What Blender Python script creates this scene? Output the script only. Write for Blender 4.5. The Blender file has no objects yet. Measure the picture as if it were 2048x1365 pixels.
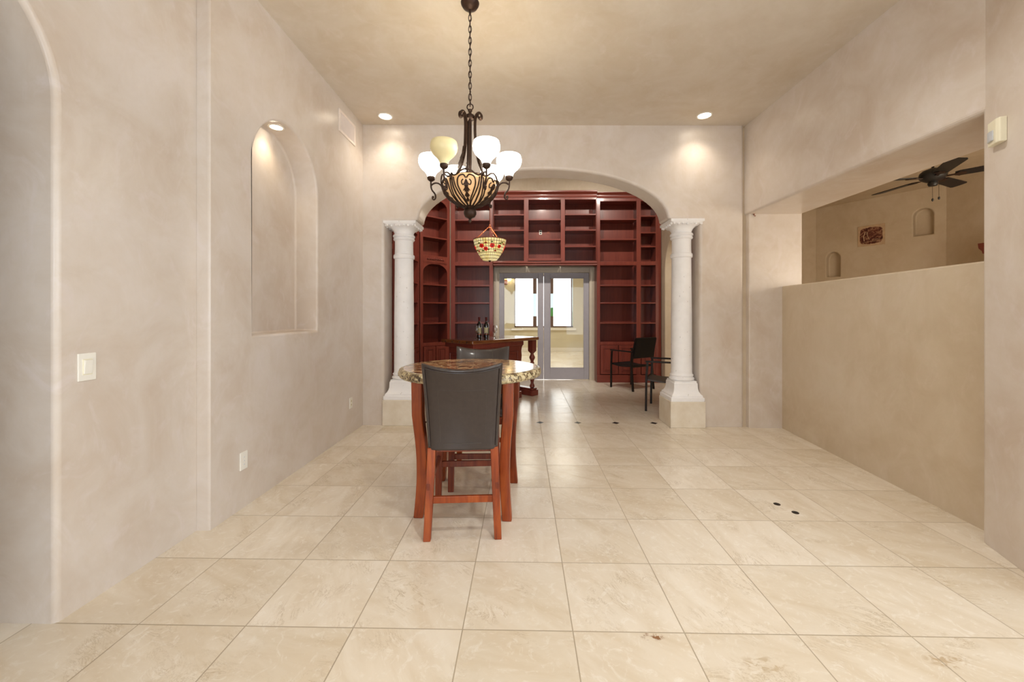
import bpy, bmesh, math, random
from mathutils import Vector, Matrix
from math import sin, cos, pi, radians as R, sqrt
random.seed(7)
sc = bpy.context.scene
COL = sc.collection

# ------------------------------------------------------------------ helpers
class MB:
    """collects boxes, lathes, tubes and prisms; build() links them as ONE mesh object"""
    def __init__(s): s.v = []; s.f = []
    def add(s, vs, fs, m=None):
        b = len(s.v)
        for p in vs:
            p = Vector(p)
            s.v.append(tuple(m @ p if m else p))
        s.f += [tuple(i + b for i in f) for f in fs]
        return s
    def box(s, x0, x1, y0, y1, z0, z1, m=None):
        vs = [(x0,y0,z0),(x1,y0,z0),(x1,y1,z0),(x0,y1,z0),(x0,y0,z1),(x1,y0,z1),(x1,y1,z1),(x0,y1,z1)]
        return s.add(vs, [(0,3,2,1),(4,5,6,7),(0,1,5,4),(1,2,6,5),(2,3,7,6),(3,0,4,7)], m)
    def taper(s, c0, h0, z0, c1, h1, z1, m=None):
        """square bar from centre c0 (half sizes h0) at z0 to c1,h1 at z1"""
        vs = []
        for (c, h, z) in ((c0,h0,z0),(c1,h1,z1)):
            for a, b in ((-1,-1),(1,-1),(1,1),(-1,1)): vs.append((c[0]+a*h[0], c[1]+b*h[1], z))
        return s.add(vs, [(0,3,2,1),(4,5,6,7),(0,1,5,4),(1,2,6,5),(2,3,7,6),(3,0,4,7)], m)
    def sweep(s, secs, m=None):
        """secs: list of (cx,cy,z,hx,hy) square sections"""
        vs = []; fs = []
        for (cx,cy,z,hx,hy) in secs:
            for a, b in ((-1,-1),(1,-1),(1,1),(-1,1)): vs.append((cx+a*hx, cy+b*hy, z))
        for i in range(len(secs)-1):
            for k in range(4):
                a = i*4+k; b = i*4+(k+1)%4
                fs.append((a, b, b+4, a+4))
        n = (len(secs)-1)*4
        fs += [(3,2,1,0), (n,n+1,n+2,n+3)]
        return s.add(vs, fs, m)
    def prism(s, poly, a, b, axis='y', m=None):
        """poly in the plane perpendicular to axis, extruded from a to b"""
        n = len(poly)
        def P(u, w, t):
            return {'y': (u, t, w), 'x': (t, u, w), 'z': (u, w, t)}[axis]
        vs = [P(u, w, a) for u, w in poly] + [P(u, w, b) for u, w in poly]
        fs = [tuple(range(n)), tuple(range(2*n-1, n-1, -1))]
        fs += [(i, i+n, (i+1) % n + n, (i+1) % n) for i in range(n)]
        return s.add(vs, fs, m)
    def lathe(s, prof, n=32, m=None, cap0=True, cap1=True, sx=1, sy=1):
        vs = []; fs = []
        for r, z in prof:
            for k in range(n):
                a = 2*pi*k/n; vs.append((r*cos(a)*sx, r*sin(a)*sy, z))
        for i in range(len(prof)-1):
            for k in range(n):
                fs.append((i*n+k, i*n+(k+1) % n, (i+1)*n+(k+1) % n, (i+1)*n+k))
        if cap0: fs.append(tuple(range(n-1, -1, -1)))
        if cap1: fs.append(tuple((len(prof)-1)*n+k for k in range(n)))
        return s.add(vs, fs, m)
    def tube(s, pts, r, n=8, closed=False, m=None, flat=1.0):
        pts = [Vector(p) for p in pts]; N = len(pts)
        rr = r if isinstance(r, (list, tuple)) else [r]*N
        vs = []; fs = []
        up = None
        for i, p in enumerate(pts):
            if closed: d = pts[(i+1) % N] - pts[i-1]
            else: d = pts[min(i+1, N-1)] - pts[max(i-1, 0)]
            if d.length < 1e-9: d = Vector((0,0,1))
            d.normalize()
            if up is None:
                up = d.orthogonal().normalized()
            up = (up - d*up.dot(d))
            if up.length < 1e-6: up = d.orthogonal()
            up.normalize(); q = d.cross(up)
            for k in range(n):
                a = 2*pi*k/n; vs.append(p + (up*cos(a) + q*sin(a)*flat)*rr[i])
        M = N if closed else N-1
        for i in range(M):
            for k in range(n):
                j = (i+1) % N
                fs.append((i*n+k, i*n+(k+1) % n, j*n+(k+1) % n, j*n+k))
        if not closed: fs += [tuple(range(n-1, -1, -1)), tuple((N-1)*n+k for k in range(n))]
        return s.add(vs, fs, m)
    def ball(s, c, r, n=12, m=None, sz=1):
        prof = [(max(1e-4, r*sin(pi*i/8)), -r*cos(pi*i/8)*sz) for i in range(9)]
        mm = Matrix.Translation(c)
        return s.lathe(prof, n, (m @ mm) if m else mm)
    def build(s, name, mat, parent=None, smooth=40, bevel=0, seg=2, loc=None, subsurf=0):
        me = bpy.data.meshes.new(name); me.from_pydata(s.v, [], s.f)
        bm = bmesh.new(); bm.from_mesh(me)
        bmesh.ops.recalc_face_normals(bm, faces=bm.faces); bm.to_mesh(me); bm.free()
        o = bpy.data.objects.new(name, me); COL.objects.link(o)
        me.materials.append(mat)
        if smooth:
            for p in me.polygons: p.use_smooth = True
            me.set_sharp_from_angle(angle=R(smooth))
        if bevel:
            b = o.modifiers.new('bevel', 'BEVEL'); b.width = bevel; b.segments = seg
            b.limit_method = 'ANGLE'; b.angle_limit = R(40); b.harden_normals = False
        if subsurf:
            b = o.modifiers.new('sub', 'SUBSURF'); b.levels = subsurf; b.render_levels = subsurf
        if parent: o.parent = parent
        if loc: o.location = loc
        return o

def tag(o, label=None, cat=None, group=None, kind=None):
    if label: o['label'] = label
    if cat: o['category'] = cat
    if group: o['group'] = group
    if kind: o['kind'] = kind
    return o
def thing(name, loc, label, cat, rz=0, group=None):
    o = bpy.data.objects.new(name, None); COL.objects.link(o)
    o.empty_display_size = .1
    o.location = loc; o.rotation_euler = (0, 0, rz)
    return tag(o, label, cat, group)
def kids(o): return [c for c in bpy.data.objects if c.parent == o]
def copy_tree(o, parent=None):
    c = o.copy(); COL.objects.link(c); c.parent = parent
    for k in kids(o): copy_tree(k, c)
    return c
def structure(o, label=None):
    o['kind'] = 'structure'
    if label: o['label'] = label
    return o
def cut(o, cutters):
    """boolean subtraction, baked into the mesh"""
    for c in cutters:
        b = o.modifiers.new('cut', 'BOOLEAN'); b.object = c; b.operation = 'DIFFERENCE'; b.solver = 'EXACT'
    bpy.context.view_layer.update()
    dg = bpy.context.evaluated_depsgraph_get()
    me = bpy.data.meshes.new_from_object(o.evaluated_get(dg))
    old = o.data; o.modifiers.clear(); o.data = me; bpy.data.meshes.remove(old)
    for c in cutters:
        m = c.data; bpy.data.objects.remove(c); bpy.data.meshes.remove(m)
    for p in me.polygons: p.use_smooth = True
    me.set_sharp_from_angle(angle=R(35))
    return o
def soften(o, w, seg=4, ang=40):
    b = o.modifiers.new('bevel', 'BEVEL'); b.width = w; b.segments = seg
    b.limit_method = 'ANGLE'; b.angle_limit = R(ang)
    return o
def arch(x0, x1, z0, zs, zt, n=28):
    """outline of an arched opening"""
    c = (x0+x1)/2; a = (x1-x0)/2
    return [(x0, z0), (x1, z0)] + [(c + a*cos(pi*i/n), zs + (zt-zs)*sin(pi*i/n)) for i in range(n+1)]
def bez(p0, p1, p2, p3, n=10):
    p0, p1, p2, p3 = map(Vector, (p0, p1, p2, p3)); o = []
    for i in range(n+1):
        t = i/n; u = 1-t
        o.append(p0*u**3 + p1*3*u*u*t + p2*3*u*t*t + p3*t**3)
    return o

# ------------------------------------------------------------------ materials
def srgb(r, g, b):
    f = lambda c: (c/255/12.92) if c/255 <= .04045 else ((c/255+.055)/1.055)**2.4
    return (f(r), f(g), f(b), 1)
class NT:
    def __init__(s, name):
        s.m = bpy.data.materials.new(name); s.m.use_nodes = True
        s.t = s.m.node_tree; s.t.nodes.clear()
        s.out = s.t.nodes.new('ShaderNodeOutputMaterial')
    def n(s, typ, **kw):
        x = s.t.nodes.new(typ)
        for k, v in kw.items():
            if k.startswith('_'): setattr(x, k[1:], v)
        for k, v in kw.items():
            if not k.startswith('_'):
                key = int(k[1:]) if (k[0] == 'i' and k[1:].isdigit()) else k.replace('__', ' ')
                s.put(x.inputs[key], v)
        return x
    def put(s, sock, v):
        if isinstance(v, bpy.types.NodeSocket): s.t.links.new(v, sock)
        elif isinstance(v, bpy.types.Node): s.t.links.new(v.outputs[0], sock)
        else: sock.default_value = v
    def math(s, op, a, b=None, c=None, clamp=False):
        x = s.t.nodes.new('ShaderNodeMath'); x.operation = op; x.use_clamp = clamp
        s.put(x.inputs[0], a)
        if b is not None: s.put(x.inputs[1], b)
        if c is not None: s.put(x.inputs[2], c)
        return x.outputs[0]
    def vmath(s, op, a, b=None):
        x = s.t.nodes.new('ShaderNodeVectorMath'); x.operation = op
        s.put(x.inputs[0], a)
        if b is not None: s.put(x.inputs[1], b)
        return x.outputs[0]
    def mix(s, f, a, b):
        x = s.t.nodes.new('ShaderNodeMix'); x.data_type = 'RGBA'
        s.put(x.inputs[0], f); s.put(x.inputs[6], a); s.put(x.inputs[7], b)
        return x.outputs[2]
    def ramp(s, f, stops):
        x = s.t.nodes.new('ShaderNodeValToRGB')
        e = x.color_ramp.elements
        while len(e) < len(stops): e.new(.5)
        for i, (p, c) in enumerate(stops):
            e[i].position = p; e[i].color = c if len(c) == 4 else (*c, 1)
        s.put(x.inputs[0], f)
        return x.outputs[0]
    def noise(s, vec, scale, detail=4, rough=.55, dist=0):
        x = s.n('ShaderNodeTexNoise', Scale=scale, Detail=detail, Roughness=rough, Distortion=dist)
        if vec is not None: s.put(x.inputs['Vector'], vec)
        return x.outputs[0]
    def pos(s): return s.n('ShaderNodeNewGeometry').outputs['Position']
    def obj(s): return s.n('ShaderNodeTexCoord').outputs['Object']
    def bump(s, h, strength=.2, dist=.01):
        return s.n('ShaderNodeBump', Height=h, Strength=strength, Distance=dist).outputs[0]
    def finish(s, **kw):
        b = s.t.nodes.new('ShaderNodeBsdfPrincipled')
        for k, v in kw.items(): s.put(b.inputs[k.replace('__', ' ')], v)
        s.t.links.new(b.outputs[0], s.out.inputs[0])
        return s.m

def simple(name, c, rough=.5, metal=0, spec=.5, coat=0, emit=0, ec=None, var=.12, scale=14, bump=0, trans=0, ior=1.45):
    t = NT(name)
    nz = t.noise(t.obj(), scale, 4, .6)
    dark = tuple(x*(1-var) for x in c[:3])+(1,); lite = tuple(min(1, x*(1+var)) for x in c[:3])+(1,)
    col = t.ramp(nz, [(.3, dark), (.7, lite)])
    kw = dict(Base__Color=col, Roughness=rough, Metallic=metal, IOR=ior)
    kw['Specular IOR Level'] = spec; kw['Coat Weight'] = coat; kw['Coat Roughness'] = .08
    kw['Transmission Weight'] = trans
    if emit: kw['Emission Color'] = ec or c; kw['Emission Strength'] = emit
    if bump: kw['Normal'] = t.bump(nz, bump, .004)
    return t.finish(**kw)

def plaster(name, a, b, c, rough=.33, spec=.5):
    t = NT(name); p = t.pos()
    n1 = t.noise(p, .9, 5, .62, .6)
    n2 = t.noise(t.vmath('ADD', p, (7.3, 1.1, 3.7)), 2.7, 6, .65, 1.1)
    n3 = t.noise(p, 30, 5, .7)
    w = t.math('ADD', t.math('MULTIPLY', n1, .6), t.math('MULTIPLY', n2, .4))
    col = t.ramp(w, [(.36, b), (.5, a), (.64, c)])
    sm = t.math('MULTIPLY', t.math('SUBTRACT', t.noise(t.vmath('MULTIPLY', p, (1.0, 1.0, .35)), 5.5, 6, .7, 2.5), .56), 3, clamp=True)
    col = t.mix(t.math('MULTIPLY', sm, .45), col, b)
    tw = t.noise(t.vmath('MULTIPLY', t.vmath('ADD', p, (3.1, 9.2, 5.5)), (1.4, 1.4, 1.0)), 3.4, 8, .68, 1.8)
    lv = t.math('MULTIPLY', t.math('SUBTRACT', tw, .53), 5, clamp=True)
    col = t.mix(t.math('MULTIPLY', lv, .55), col, (min(1, c[0]*1.02), min(1, c[1]*1.01), min(1, c[2]*1.06), 1))
    rg = t.math('MULTIPLY_ADD', n2, .22, rough-.11)
    h = t.math('ADD', t.math('MULTIPLY', n2, 1.0), t.math('MULTIPLY', n3, .12))
    return t.finish(Base__Color=col, Roughness=rg, Normal=t.bump(h, .10, .02), **{'Specular IOR Level': spec})

TILE, TX, TY = .4572, .206, 1.6575
def travertine(name, insets=True):
    t = NT(name); p = t.pos()
    sep = t.n('ShaderNodeSeparateXYZ', i0=p)
    X, Y = sep.outputs[0], sep.outputs[1]
    u = t.math('DIVIDE', t.math('SUBTRACT', X, TX), TILE); v = t.math('DIVIDE', t.math('SUBTRACT', Y, TY), TILE)
    cu, cv = t.math('FLOOR', u), t.math('FLOOR', v)
    fu, fv = t.math('FRACT', u), t.math('FRACT', v)
    cell = t.n('ShaderNodeCombineXYZ', i0=cu, i1=cv).outputs[0]
    wn = t.n('ShaderNodeTexWhiteNoise', _noise_dimensions='3D'); t.put(wn.inputs['Vector'], cell)
    rv, rc = wn.outputs[0], wn.outputs[1]
    d = t.math('MINIMUM', t.math('MINIMUM', fu, t.math('SUBTRACT', 1, fu)), t.math('MINIMUM', fv, t.math('SUBTRACT', 1, fv)))
    grout = t.math('LESS_THAN', d, .0055)
    off = t.vmath('MULTIPLY', rc, (40, 40, 40))
    q = t.vmath('ADD', p, off)
    rot = t.n('ShaderNodeVectorRotate', _rotation_type='Z_AXIS', i0=q, Angle=t.math('MULTIPLY', t.math('ADD', rv, .1), 1.6)).outputs[0]
    st = t.vmath('MULTIPLY', rot, (2.2, 6.0, 1))
    base = t.ramp(t.noise(st, 1.1, 5, .6, .8), [(.30, srgb(221,207,185)), (.5, srgb(229,218,200)), (.70, srgb(235,226,211))])
    # pale crackled flakes and tan drifts
    fl = t.noise(rot, 10.5, 9, .74, 2.6)
    m1 = t.math('MULTIPLY', t.math('SUBTRACT', fl, .53), 9, clamp=True)
    base = t.mix(t.math('MULTIPLY', m1, .62), base, srgb(242,236,225))
    vn = t.noise(t.vmath('MULTIPLY', rot, (1.2, 3.2, 1)), 3.0, 9, .75, 2.6)
    m2 = t.math('MULTIPLY', t.math('SUBTRACT', .022, t.math('ABSOLUTE', t.math('SUBTRACT', vn, .5))), 42, clamp=True)
    gate = t.math('MULTIPLY', t.math('SUBTRACT', t.noise(q, 4.0, 3), .53), 7, clamp=True)
    base = t.mix(t.math('MULTIPLY', t.math('MULTIPLY', m2, gate), .75), base, srgb(176,154,120))
    pit = t.math('MULTIPLY', t.math('SUBTRACT', t.noise(st, 14, 6, .7, .6), .70), 14, clamp=True)
    base = t.mix(t.math('MULTIPLY', pit, .6), base, srgb(160,138,106))
    # tile to tile shift
    hsv = t.n('ShaderNodeHueSaturation', Color=base, Value=t.math('MULTIPLY_ADD', rv, .12, .91), Saturation=t.math('MULTIPLY_ADD', wn.outputs[0], -.25, 1.12)).outputs[0]
    # rust coloured mineral stains at a few places on the stone
    col = hsv
    for sx, sy, rr, fq, kk, cc in ((.527, 1.636, .055, 30, .9, srgb(132,82,34)), (.90, 1.515, .10, 24, .5, srgb(176,148,104)), (1.60, 1.545, .09, 26, .55, srgb(168,134,84))):
        dd = t.math('DIVIDE', t.vmath('DISTANCE', p, (sx, sy, 0)) if False else t.math('SQRT', t.math('ADD', t.math('POWER', t.math('SUBTRACT', X, sx), 2), t.math('MULTIPLY', t.math('POWER', t.math('SUBTRACT', Y, sy), 2), 5))), rr)
        near = t.math('SUBTRACT', 1, dd, clamp=True)
        blot = t.math('MULTIPLY', t.math('SUBTRACT', t.noise(t.vmath('MULTIPLY', p, (1, 1.6, 1)), fq, 4, .6, .8), .47), 9, clamp=True)
        col = t.mix(t.math('MULTIPLY', t.math('MULTIPLY', blot, t.math('MULTIPLY', near, 2.4, clamp=True)), kk), col, cc)
    col = t.mix(t.math('MULTIPLY', grout, .8), col, srgb(160,145,122))
    h = t.math('SUBTRACT', 1, t.math('MULTIPLY', grout, 1))
    rough = t.math('MULTIPLY_ADD', t.noise(rot, 5, 5, .6), .16, .14)
    if insets:
        # black diamond insets at the tile corners under the arch
        du = t.math('SUBTRACT', .5, t.math('ABSOLUTE', t.math('SUBTRACT', fu, .5)))
        dv = t.math('ABSOLUTE', t.math('SUBTRACT', v, 7.0))
        dia = t.math('LESS_THAN', t.math('ADD', du, dv), .105)
        col = t.mix(dia, col, srgb(30,30,32))
    rough = t.math('ADD', rough, t.math('MULTIPLY', grout, .4))
    return t.finish(Base__Color=col, Roughness=rough, Normal=t.bump(h, .35, .002), **{'Specular IOR Level': .45})

def wood(name, dark, mid, lite, rough=.3, scale=1.0, axis='z', coat=.3, spec=.5):
    t = NT(name); o = t.obj()
    k = {'z': (16, 16, 1.2), 'x': (1.2, 16, 16), 'y': (16, 1.2, 16)}[axis]
    q = t.vmath('MULTIPLY', o, tuple(c*scale for c in k))
    n1 = t.noise(q, 1.2, 6, .62, 1.2); n2 = t.noise(o, 3.5*scale, 3, .5)
    w = t.math('ADD', t.math('MULTIPLY', n1, .7), t.math('MULTIPLY', n2, .3))
    col = t.ramp(w, [(.32, dark), (.5, mid), (.68, lite)])
    return t.finish(Base__Color=col, Roughness=rough, Normal=t.bump(n1, .05, .003), **{'Coat Weight': coat, 'Coat Roughness': .12, 'Specular IOR Level': spec})

M = {}
M['plaster'] = plaster('plaster', srgb(214,204,194), srgb(204,190,176), srgb(222,214,208))
M['plaster_ceiling'] = plaster('plaster_ceiling', srgb(211,201,187), srgb(203,190,171), srgb(218,210,198), .5, .25)
M['plaster_tan'] = plaster('plaster_tan', srgb(204,189,166), srgb(195,178,152), srgb(211,198,178), .5, .25)
M['plaster_jamb'] = M['plaster']
M['floor'] = travertine('travertine_tile')
M['tilewall'] = simple('cream_wall', srgb(214,204,176), .35, var=.05, scale=2)
def stone(name, a, b, pits=.6):
    t = NT(name); o = t.obj()
    n = t.noise(o, 5, 5, .6)
    col = t.ramp(n, [(.35, b), (.65, a)])
    pt = t.math('MULTIPLY', t.math('SUBTRACT', t.noise(t.vmath('MULTIPLY', o, (1, 1, .6)), 46, 3, .5), .69), 16, clamp=True)
    col = t.mix(t.math('MULTIPLY', pt, pits), col, srgb(150,140,128))
    return t.finish(Base__Color=col, Roughness=.75, Normal=t.bump(t.math('SUBTRACT', n, pt), .25, .004), **{'Specular IOR Level': .2})
M['cantera'] = stone('white_cantera_stone', srgb(248,248,250), srgb(240,240,242))
M['pedestal'] = stone('cream_limestone', srgb(232,224,210), srgb(220,209,190), .35)
M['mahogany'] = wood('mahogany', srgb(108,48,38), srgb(120,55,43), srgb(131,63,50), .34, .8, 'z', .15, .4)
M['mahogany_x'] = wood('mahogany_shelf', srgb(108,48,38), srgb(120,55,43), srgb(131,63,50), .34, .8, 'x', .15, .4)
M['bartop'] = wood('bar_top_wood', srgb(84,46,26), srgb(124,74,42), srgb(150,96,56), .16, .8, 'x', .6)
M['cherry'] = wood('cherry_wood', srgb(98,38,14), srgb(142,62,22), srgb(170,86,36), .38, 1.2, 'z', .1, .35)
M['cherry_dark'] = wood('dark_cherry_wood', srgb(84,32,16), srgb(120,52,26), srgb(140,66,36), .38, 1.2, 'z', .1, .35)
M['leather'] = simple('brown_leather', srgb(56,46,42), .30, spec=.5, coat=.25, var=.10, scale=40, bump=.12)
M['stitch'] = simple('leather_stitching', srgb(70,62,56), .5)
M['iron'] = simple('aged_bronze_iron', srgb(62,44,34), .42, .6, var=.35, scale=40, bump=.2)
M['copper'] = simple('copper_chain', srgb(150,84,56), .35, .8)
M['white_plastic'] = simple('ivory_plastic', srgb(238,236,228), .35, var=.02)
M['cream_plastic'] = simple('cream_plastic', srgb(236,231,208), .4, var=.02)
M['lens'] = simple('sensor_lens', srgb(196,200,206), .3, var=.02)
M['white_paint'] = simple('white_metal', srgb(240,234,222), .4, var=.02)
M['slot'] = simple('dark_slot', srgb(40,36,32), .6)
M['vent_paint'] = simple('vent_paint', srgb(238,226,218), .5, var=.03)
M['door_paint'] = simple('grey_door_paint', srgb(164,161,168), .45, var=.03)
M['frame_paint'] = simple('taupe_frame_paint', srgb(196,186,168), .45, var=.03)
M['glass'] = None
t = NT('clear_glass')
tr = t.n('ShaderNodeBsdfTransparent', Color=(.96, .97, .95, 1)); gl = t.n('ShaderNodeBsdfGlossy', Roughness=.02)
fr = t.n('ShaderNodeFresnel', IOR=1.35)
mx = t.n('ShaderNodeMixShader', i0=fr, i1=tr, i2=gl); t.t.links.new(mx.outputs[0], t.out.inputs[0]); M['glass'] = t.m
M['stemware'] = simple('wine_glass', (.95, .96, .96, 1), .02, trans=1.0, var=0, ior=1.4)
M['bottle'] = simple('dark_bottle_glass', srgb(26,14,12), .08, spec=.6, coat=.5)
M['foil'] = simple('red_foil', srgb(96,28,24), .3, .3)
M['label_paper'] = simple('cream_label', srgb(206,196,156), .6, var=.2, scale=60)
M['black_metal'] = simple('black_bronze_metal', srgb(36,30,28), .4, .3)
M['black_weave'] = simple('black_sling_weave', srgb(22,18,18), .6, var=.3, scale=120)
M['grey_seat'] = simple('grey_seat', srgb(78,72,74), .45)
M['fan'] = simple('black_fan', srgb(28,26,25), .45)
M['win_wood'] = simple('brown_window_wood', srgb(96,66,50), .5)
M['lawn'] = simple('lawn', srgb(96,150,60), .9, var=.3, scale=3)
def lit(name, c, strength, rough=.3):
    t = NT(name)
    b = t.n('ShaderNodeBsdfPrincipled', Roughness=rough)
    t.put(b.inputs['Base Color'], c); t.put(b.inputs['Emission Color'], c); t.put(b.inputs['Emission Strength'], strength)
    t.t.links.new(b.outputs[0], t.out.inputs[0]); return t.m
M['shade_on'] = lit('lit_cream_glass', (1, .95, .84, 1), 5.8)
M['shade_off'] = simple('unlit_cream_glass', srgb(232,218,170), .35, var=.03)
M['bowl'] = lit('lit_amber_glass', (.74, .45, .22, 1), .40)
M['lamp_disc'] = lit('lit_lamp', (1, .90, .74, 1), 12)
M['shade_sun'] = lit('sunlit_window_shade', (.97, .98, 1, 1), 2.5)
M['sconce'] = lit('lit_sconce', (1, .84, .5, 1), 4)
# marble with brown breccia for the table
def marble(name, edge=False):
    t = NT(name); o = t.obj()
    dn = t.n('ShaderNodeTexNoise', Scale=5.0, Detail=4.0)
    t.put(dn.inputs['Vector'], o)
    q = t.vmath('ADD', o, t.vmath('MULTIPLY', t.vmath('SUBTRACT', dn.outputs[1], (.5, .5, .5)), (.09, .09, .09)))
    vo = t.n('ShaderNodeTexVoronoi', _feature='DISTANCE_TO_EDGE', Scale=16.0 if not edge else 62.0); t.put(vo.inputs['Vector'], q)
    vc = t.n('ShaderNodeTexVoronoi', Scale=16.0 if not edge else 62.0); t.put(vc.inputs['Vector'], q)
    cellv = t.n('ShaderNodeSeparateColor', i0=vc.outputs['Color']).outputs[0]
    f = t.noise(q, 20, 6, .7, 1.0)
    a = t.math('ADD', t.math('MULTIPLY', cellv, .55), t.math('MULTIPLY', f, .5))
    if edge: col = t.ramp(a, [(.25, srgb(52,38,26)), (.42, srgb(120,98,66)), (.62, srgb(186,170,130)), (.8, srgb(206,194,158))])
    else: col = t.ramp(a, [(.25, srgb(88,58,40)), (.42, srgb(140,98,66)), (.62, srgb(178,132,94)), (.85, srgb(206,174,132))])
    ve = t.math('LESS_THAN', vo.outputs[0], .035)
    col = t.mix(t.math('MULTIPLY', ve, t.math('MULTIPLY', t.math('SUBTRACT', f, .42), 6, clamp=True)), col, srgb(214,196,160))
    return t.finish(Base__Color=col, Roughness=.13 if not edge else .3, Normal=t.bump(f, .02 if not edge else .5, .004), **{'Coat Weight': .12, 'Coat Roughness': .06, 'Specular IOR Level': .4})
M['marble'] = marble('brown_marble'); M['marble_edge'] = marble('chiselled_marble_edge', True)
# leaded cream glass for the pendant
t = NT('leaded_cream_glass'); o = t.obj(); sp = t.n('ShaderNodeSeparateXYZ', i0=o)
ang = t.math('MULTIPLY', t.math('ARCTAN2', sp.outputs[1], sp.outputs[0]), 36/(2*pi))
fa = t.math('FRACT', ang); fz = t.math('FRACT', t.math('MULTIPLY', sp.outputs[2], 24))
ln = t.math('LESS_THAN', t.math('MINIMUM', t.math('MINIMUM', fa, t.math('SUBTRACT', 1, fa)), t.math('MINIMUM', fz, t.math('SUBTRACT', 1, fz))), .075)
gc = t.ramp(t.noise(o, 9, 3), [(.35, srgb(226,200,120)), (.65, srgb(246,232,178))])
gc = t.mix(ln, gc, srgb(60,44,26))
b = t.n('ShaderNodeBsdfPrincipled', Roughness=.25)
t.put(b.inputs['Base Color'], gc); t.put(b.inputs['Emission Color'], gc); t.put(b.inputs['Emission Strength'], .45)
t.t.links.new(b.outputs[0], t.out.inputs[0]); M['leaded'] = t.m
M['rose'] = lit('red_rose_glass', srgb(206,22,26), .35)
M['rose_dark'] = lit('dark_red_glass', srgb(128,30,18), .4)
M['leaf_glass'] = lit('green_leaf_glass', srgb(86,90,32), .35)
# engraved picture tile
t = NT('engraved_picture'); o = t.obj()
n = t.noise(t.vmath('MULTIPLY', o, (1, 1, 1.4)), 9, 6, .65, 2.0)
ink = t.ramp(n, [(.40, srgb(64,26,18)), (.5, srgb(104,50,36)), (.57, srgb(170,128,100)), (.66, srgb(96,44,32))])
M['picture'] = t.finish(Base__Color=ink, Roughness=.6)
M['picture_paper'] = simple('picture_border', srgb(196,170,140), .7)

# ------------------------------------------------------------------ setting
PL = M['plaster']
def ceil_z(x): return 3.557 - .0116*(x+1.9)
f = MB().box(-4.2, 9.5, -4.4, 14.6, -.12, 0).build('floor', M['floor'], smooth=0); structure(f)
cv = [(-2.6, -4.4), (5.6, -4.4), (5.6, 2.3), (2.9, 2.3), (2.9, 4.8), (-2.6, 4.8)]
m = MB(); n = len(cv)
m.add([(x, y, ceil_z(x)) for x, y in cv] + [(x, y, 3.8) for x, y in cv],
      [tuple(range(n)), tuple(range(2*n-1, n-1, -1))] + [(i, (i+1) % n, (i+1) % n+n, i+n) for i in range(n)])
structure(m.build('ceiling', M['plaster_ceiling'], smooth=0))

# arch wall
AX0, AX1, AS, AT = -1.240, 1.690, 2.425, 3.015
ac, aa = (AX0+AX1)/2, (AX1-AX0)/2
poly = [(-2.3, -.02), (-1.645, -.02), (-1.645, AS), (AX0, AS)]
poly += [(ac - aa*cos(pi*i/40), AS + (AT-AS)*sin(pi*i/40)) for i in range(1, 40)]
poly += [(AX1, AS), (2.060, AS), (2.060, -.02), (2.563, -.02), (2.563, 3.75), (-2.3, 3.75)]
w = MB().prism(poly, 4.70, 5.02, 'y').build('wall_back', PL, smooth=35); soften(w, .03, 4); structure(w)

# left walls
w = MB().box(-2.35, -1.895, 2.385, 4.72, -.02, 3.75).build('wall_left', PL, smooth=0)
c = MB().prism(arch(2.765, 3.655, 1.162, 2.375, 2.835), -2.105, -1.6, 'x').build('cutter', PL, smooth=0)
cut(w, [c]); soften(w, .016, 3); structure(w)
w = MB().box(-2.42, -1.975, -4.4, 2.40, -.02, 3.75).build('wall_left', PL, smooth=0)
c = MB().prism(arch(.812, 1.652, -.5, 2.22, 2.71), -2.6, -1.6, 'x').build('cutter', PL, smooth=0)
cut(w, [c]); soften(w, .022, 4); structure(w)
# hallway behind the arched opening
m = MB().box(-4.2, -2.42, 2.3, 2.45, 0, 3.0).box(-4.2, -2.42, -.3, -.15, 0, 3.0).box(-4.25, -4.1, -.3, 2.45, 0, 3.0)
structure(m.build('wall_left', PL, smooth=0))
structure(MB().box(-4.25, -2.36, -.3, 2.45, 2.95, 3.05).build('ceiling', M['plaster_ceiling'], smooth=0))

# right wall: header over the pass-through, return strip, half wall, post
hp = [(2.585, 4.80), (2.640, 2.30), (3.24, 2.30), (3.21, 4.80)]
w = MB().prism(hp, 2.468, 3.75, 'z').build('wall_right', PL, smooth=0); soften(w, .03, 4); structure(w)
w = MB().box(2.606, 3.21, 4.665, 5.05, -.02, 2.50).build('wall_right', PL, smooth=0); soften(w, .012, 3); structure(w)
structure(MB().box(2.55, 2.62, 4.73, 5.0, -.02, 3.7).build('wall_right', M['plaster_tan'], smooth=0))
hw = [(2.985, 4.70), (2.775, 2.30), (3.24, 2.30), (3.22, 4.70)]
w = MB().prism(hw, -.02, 1.635, 'z').build('wall_right', M['plaster_tan'], smooth=0); soften(w, .014, 3); structure(w)
pp = [(2.650, 2.365), (2.549, 2.104), (2.42, 1.78), (9.4, 1.78), (9.4, 2.365)]
w = MB().prism(pp, -.02, 3.75, 'z').build('wall_right', PL, smooth=0); soften(w, .028, 4); structure(w)

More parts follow.
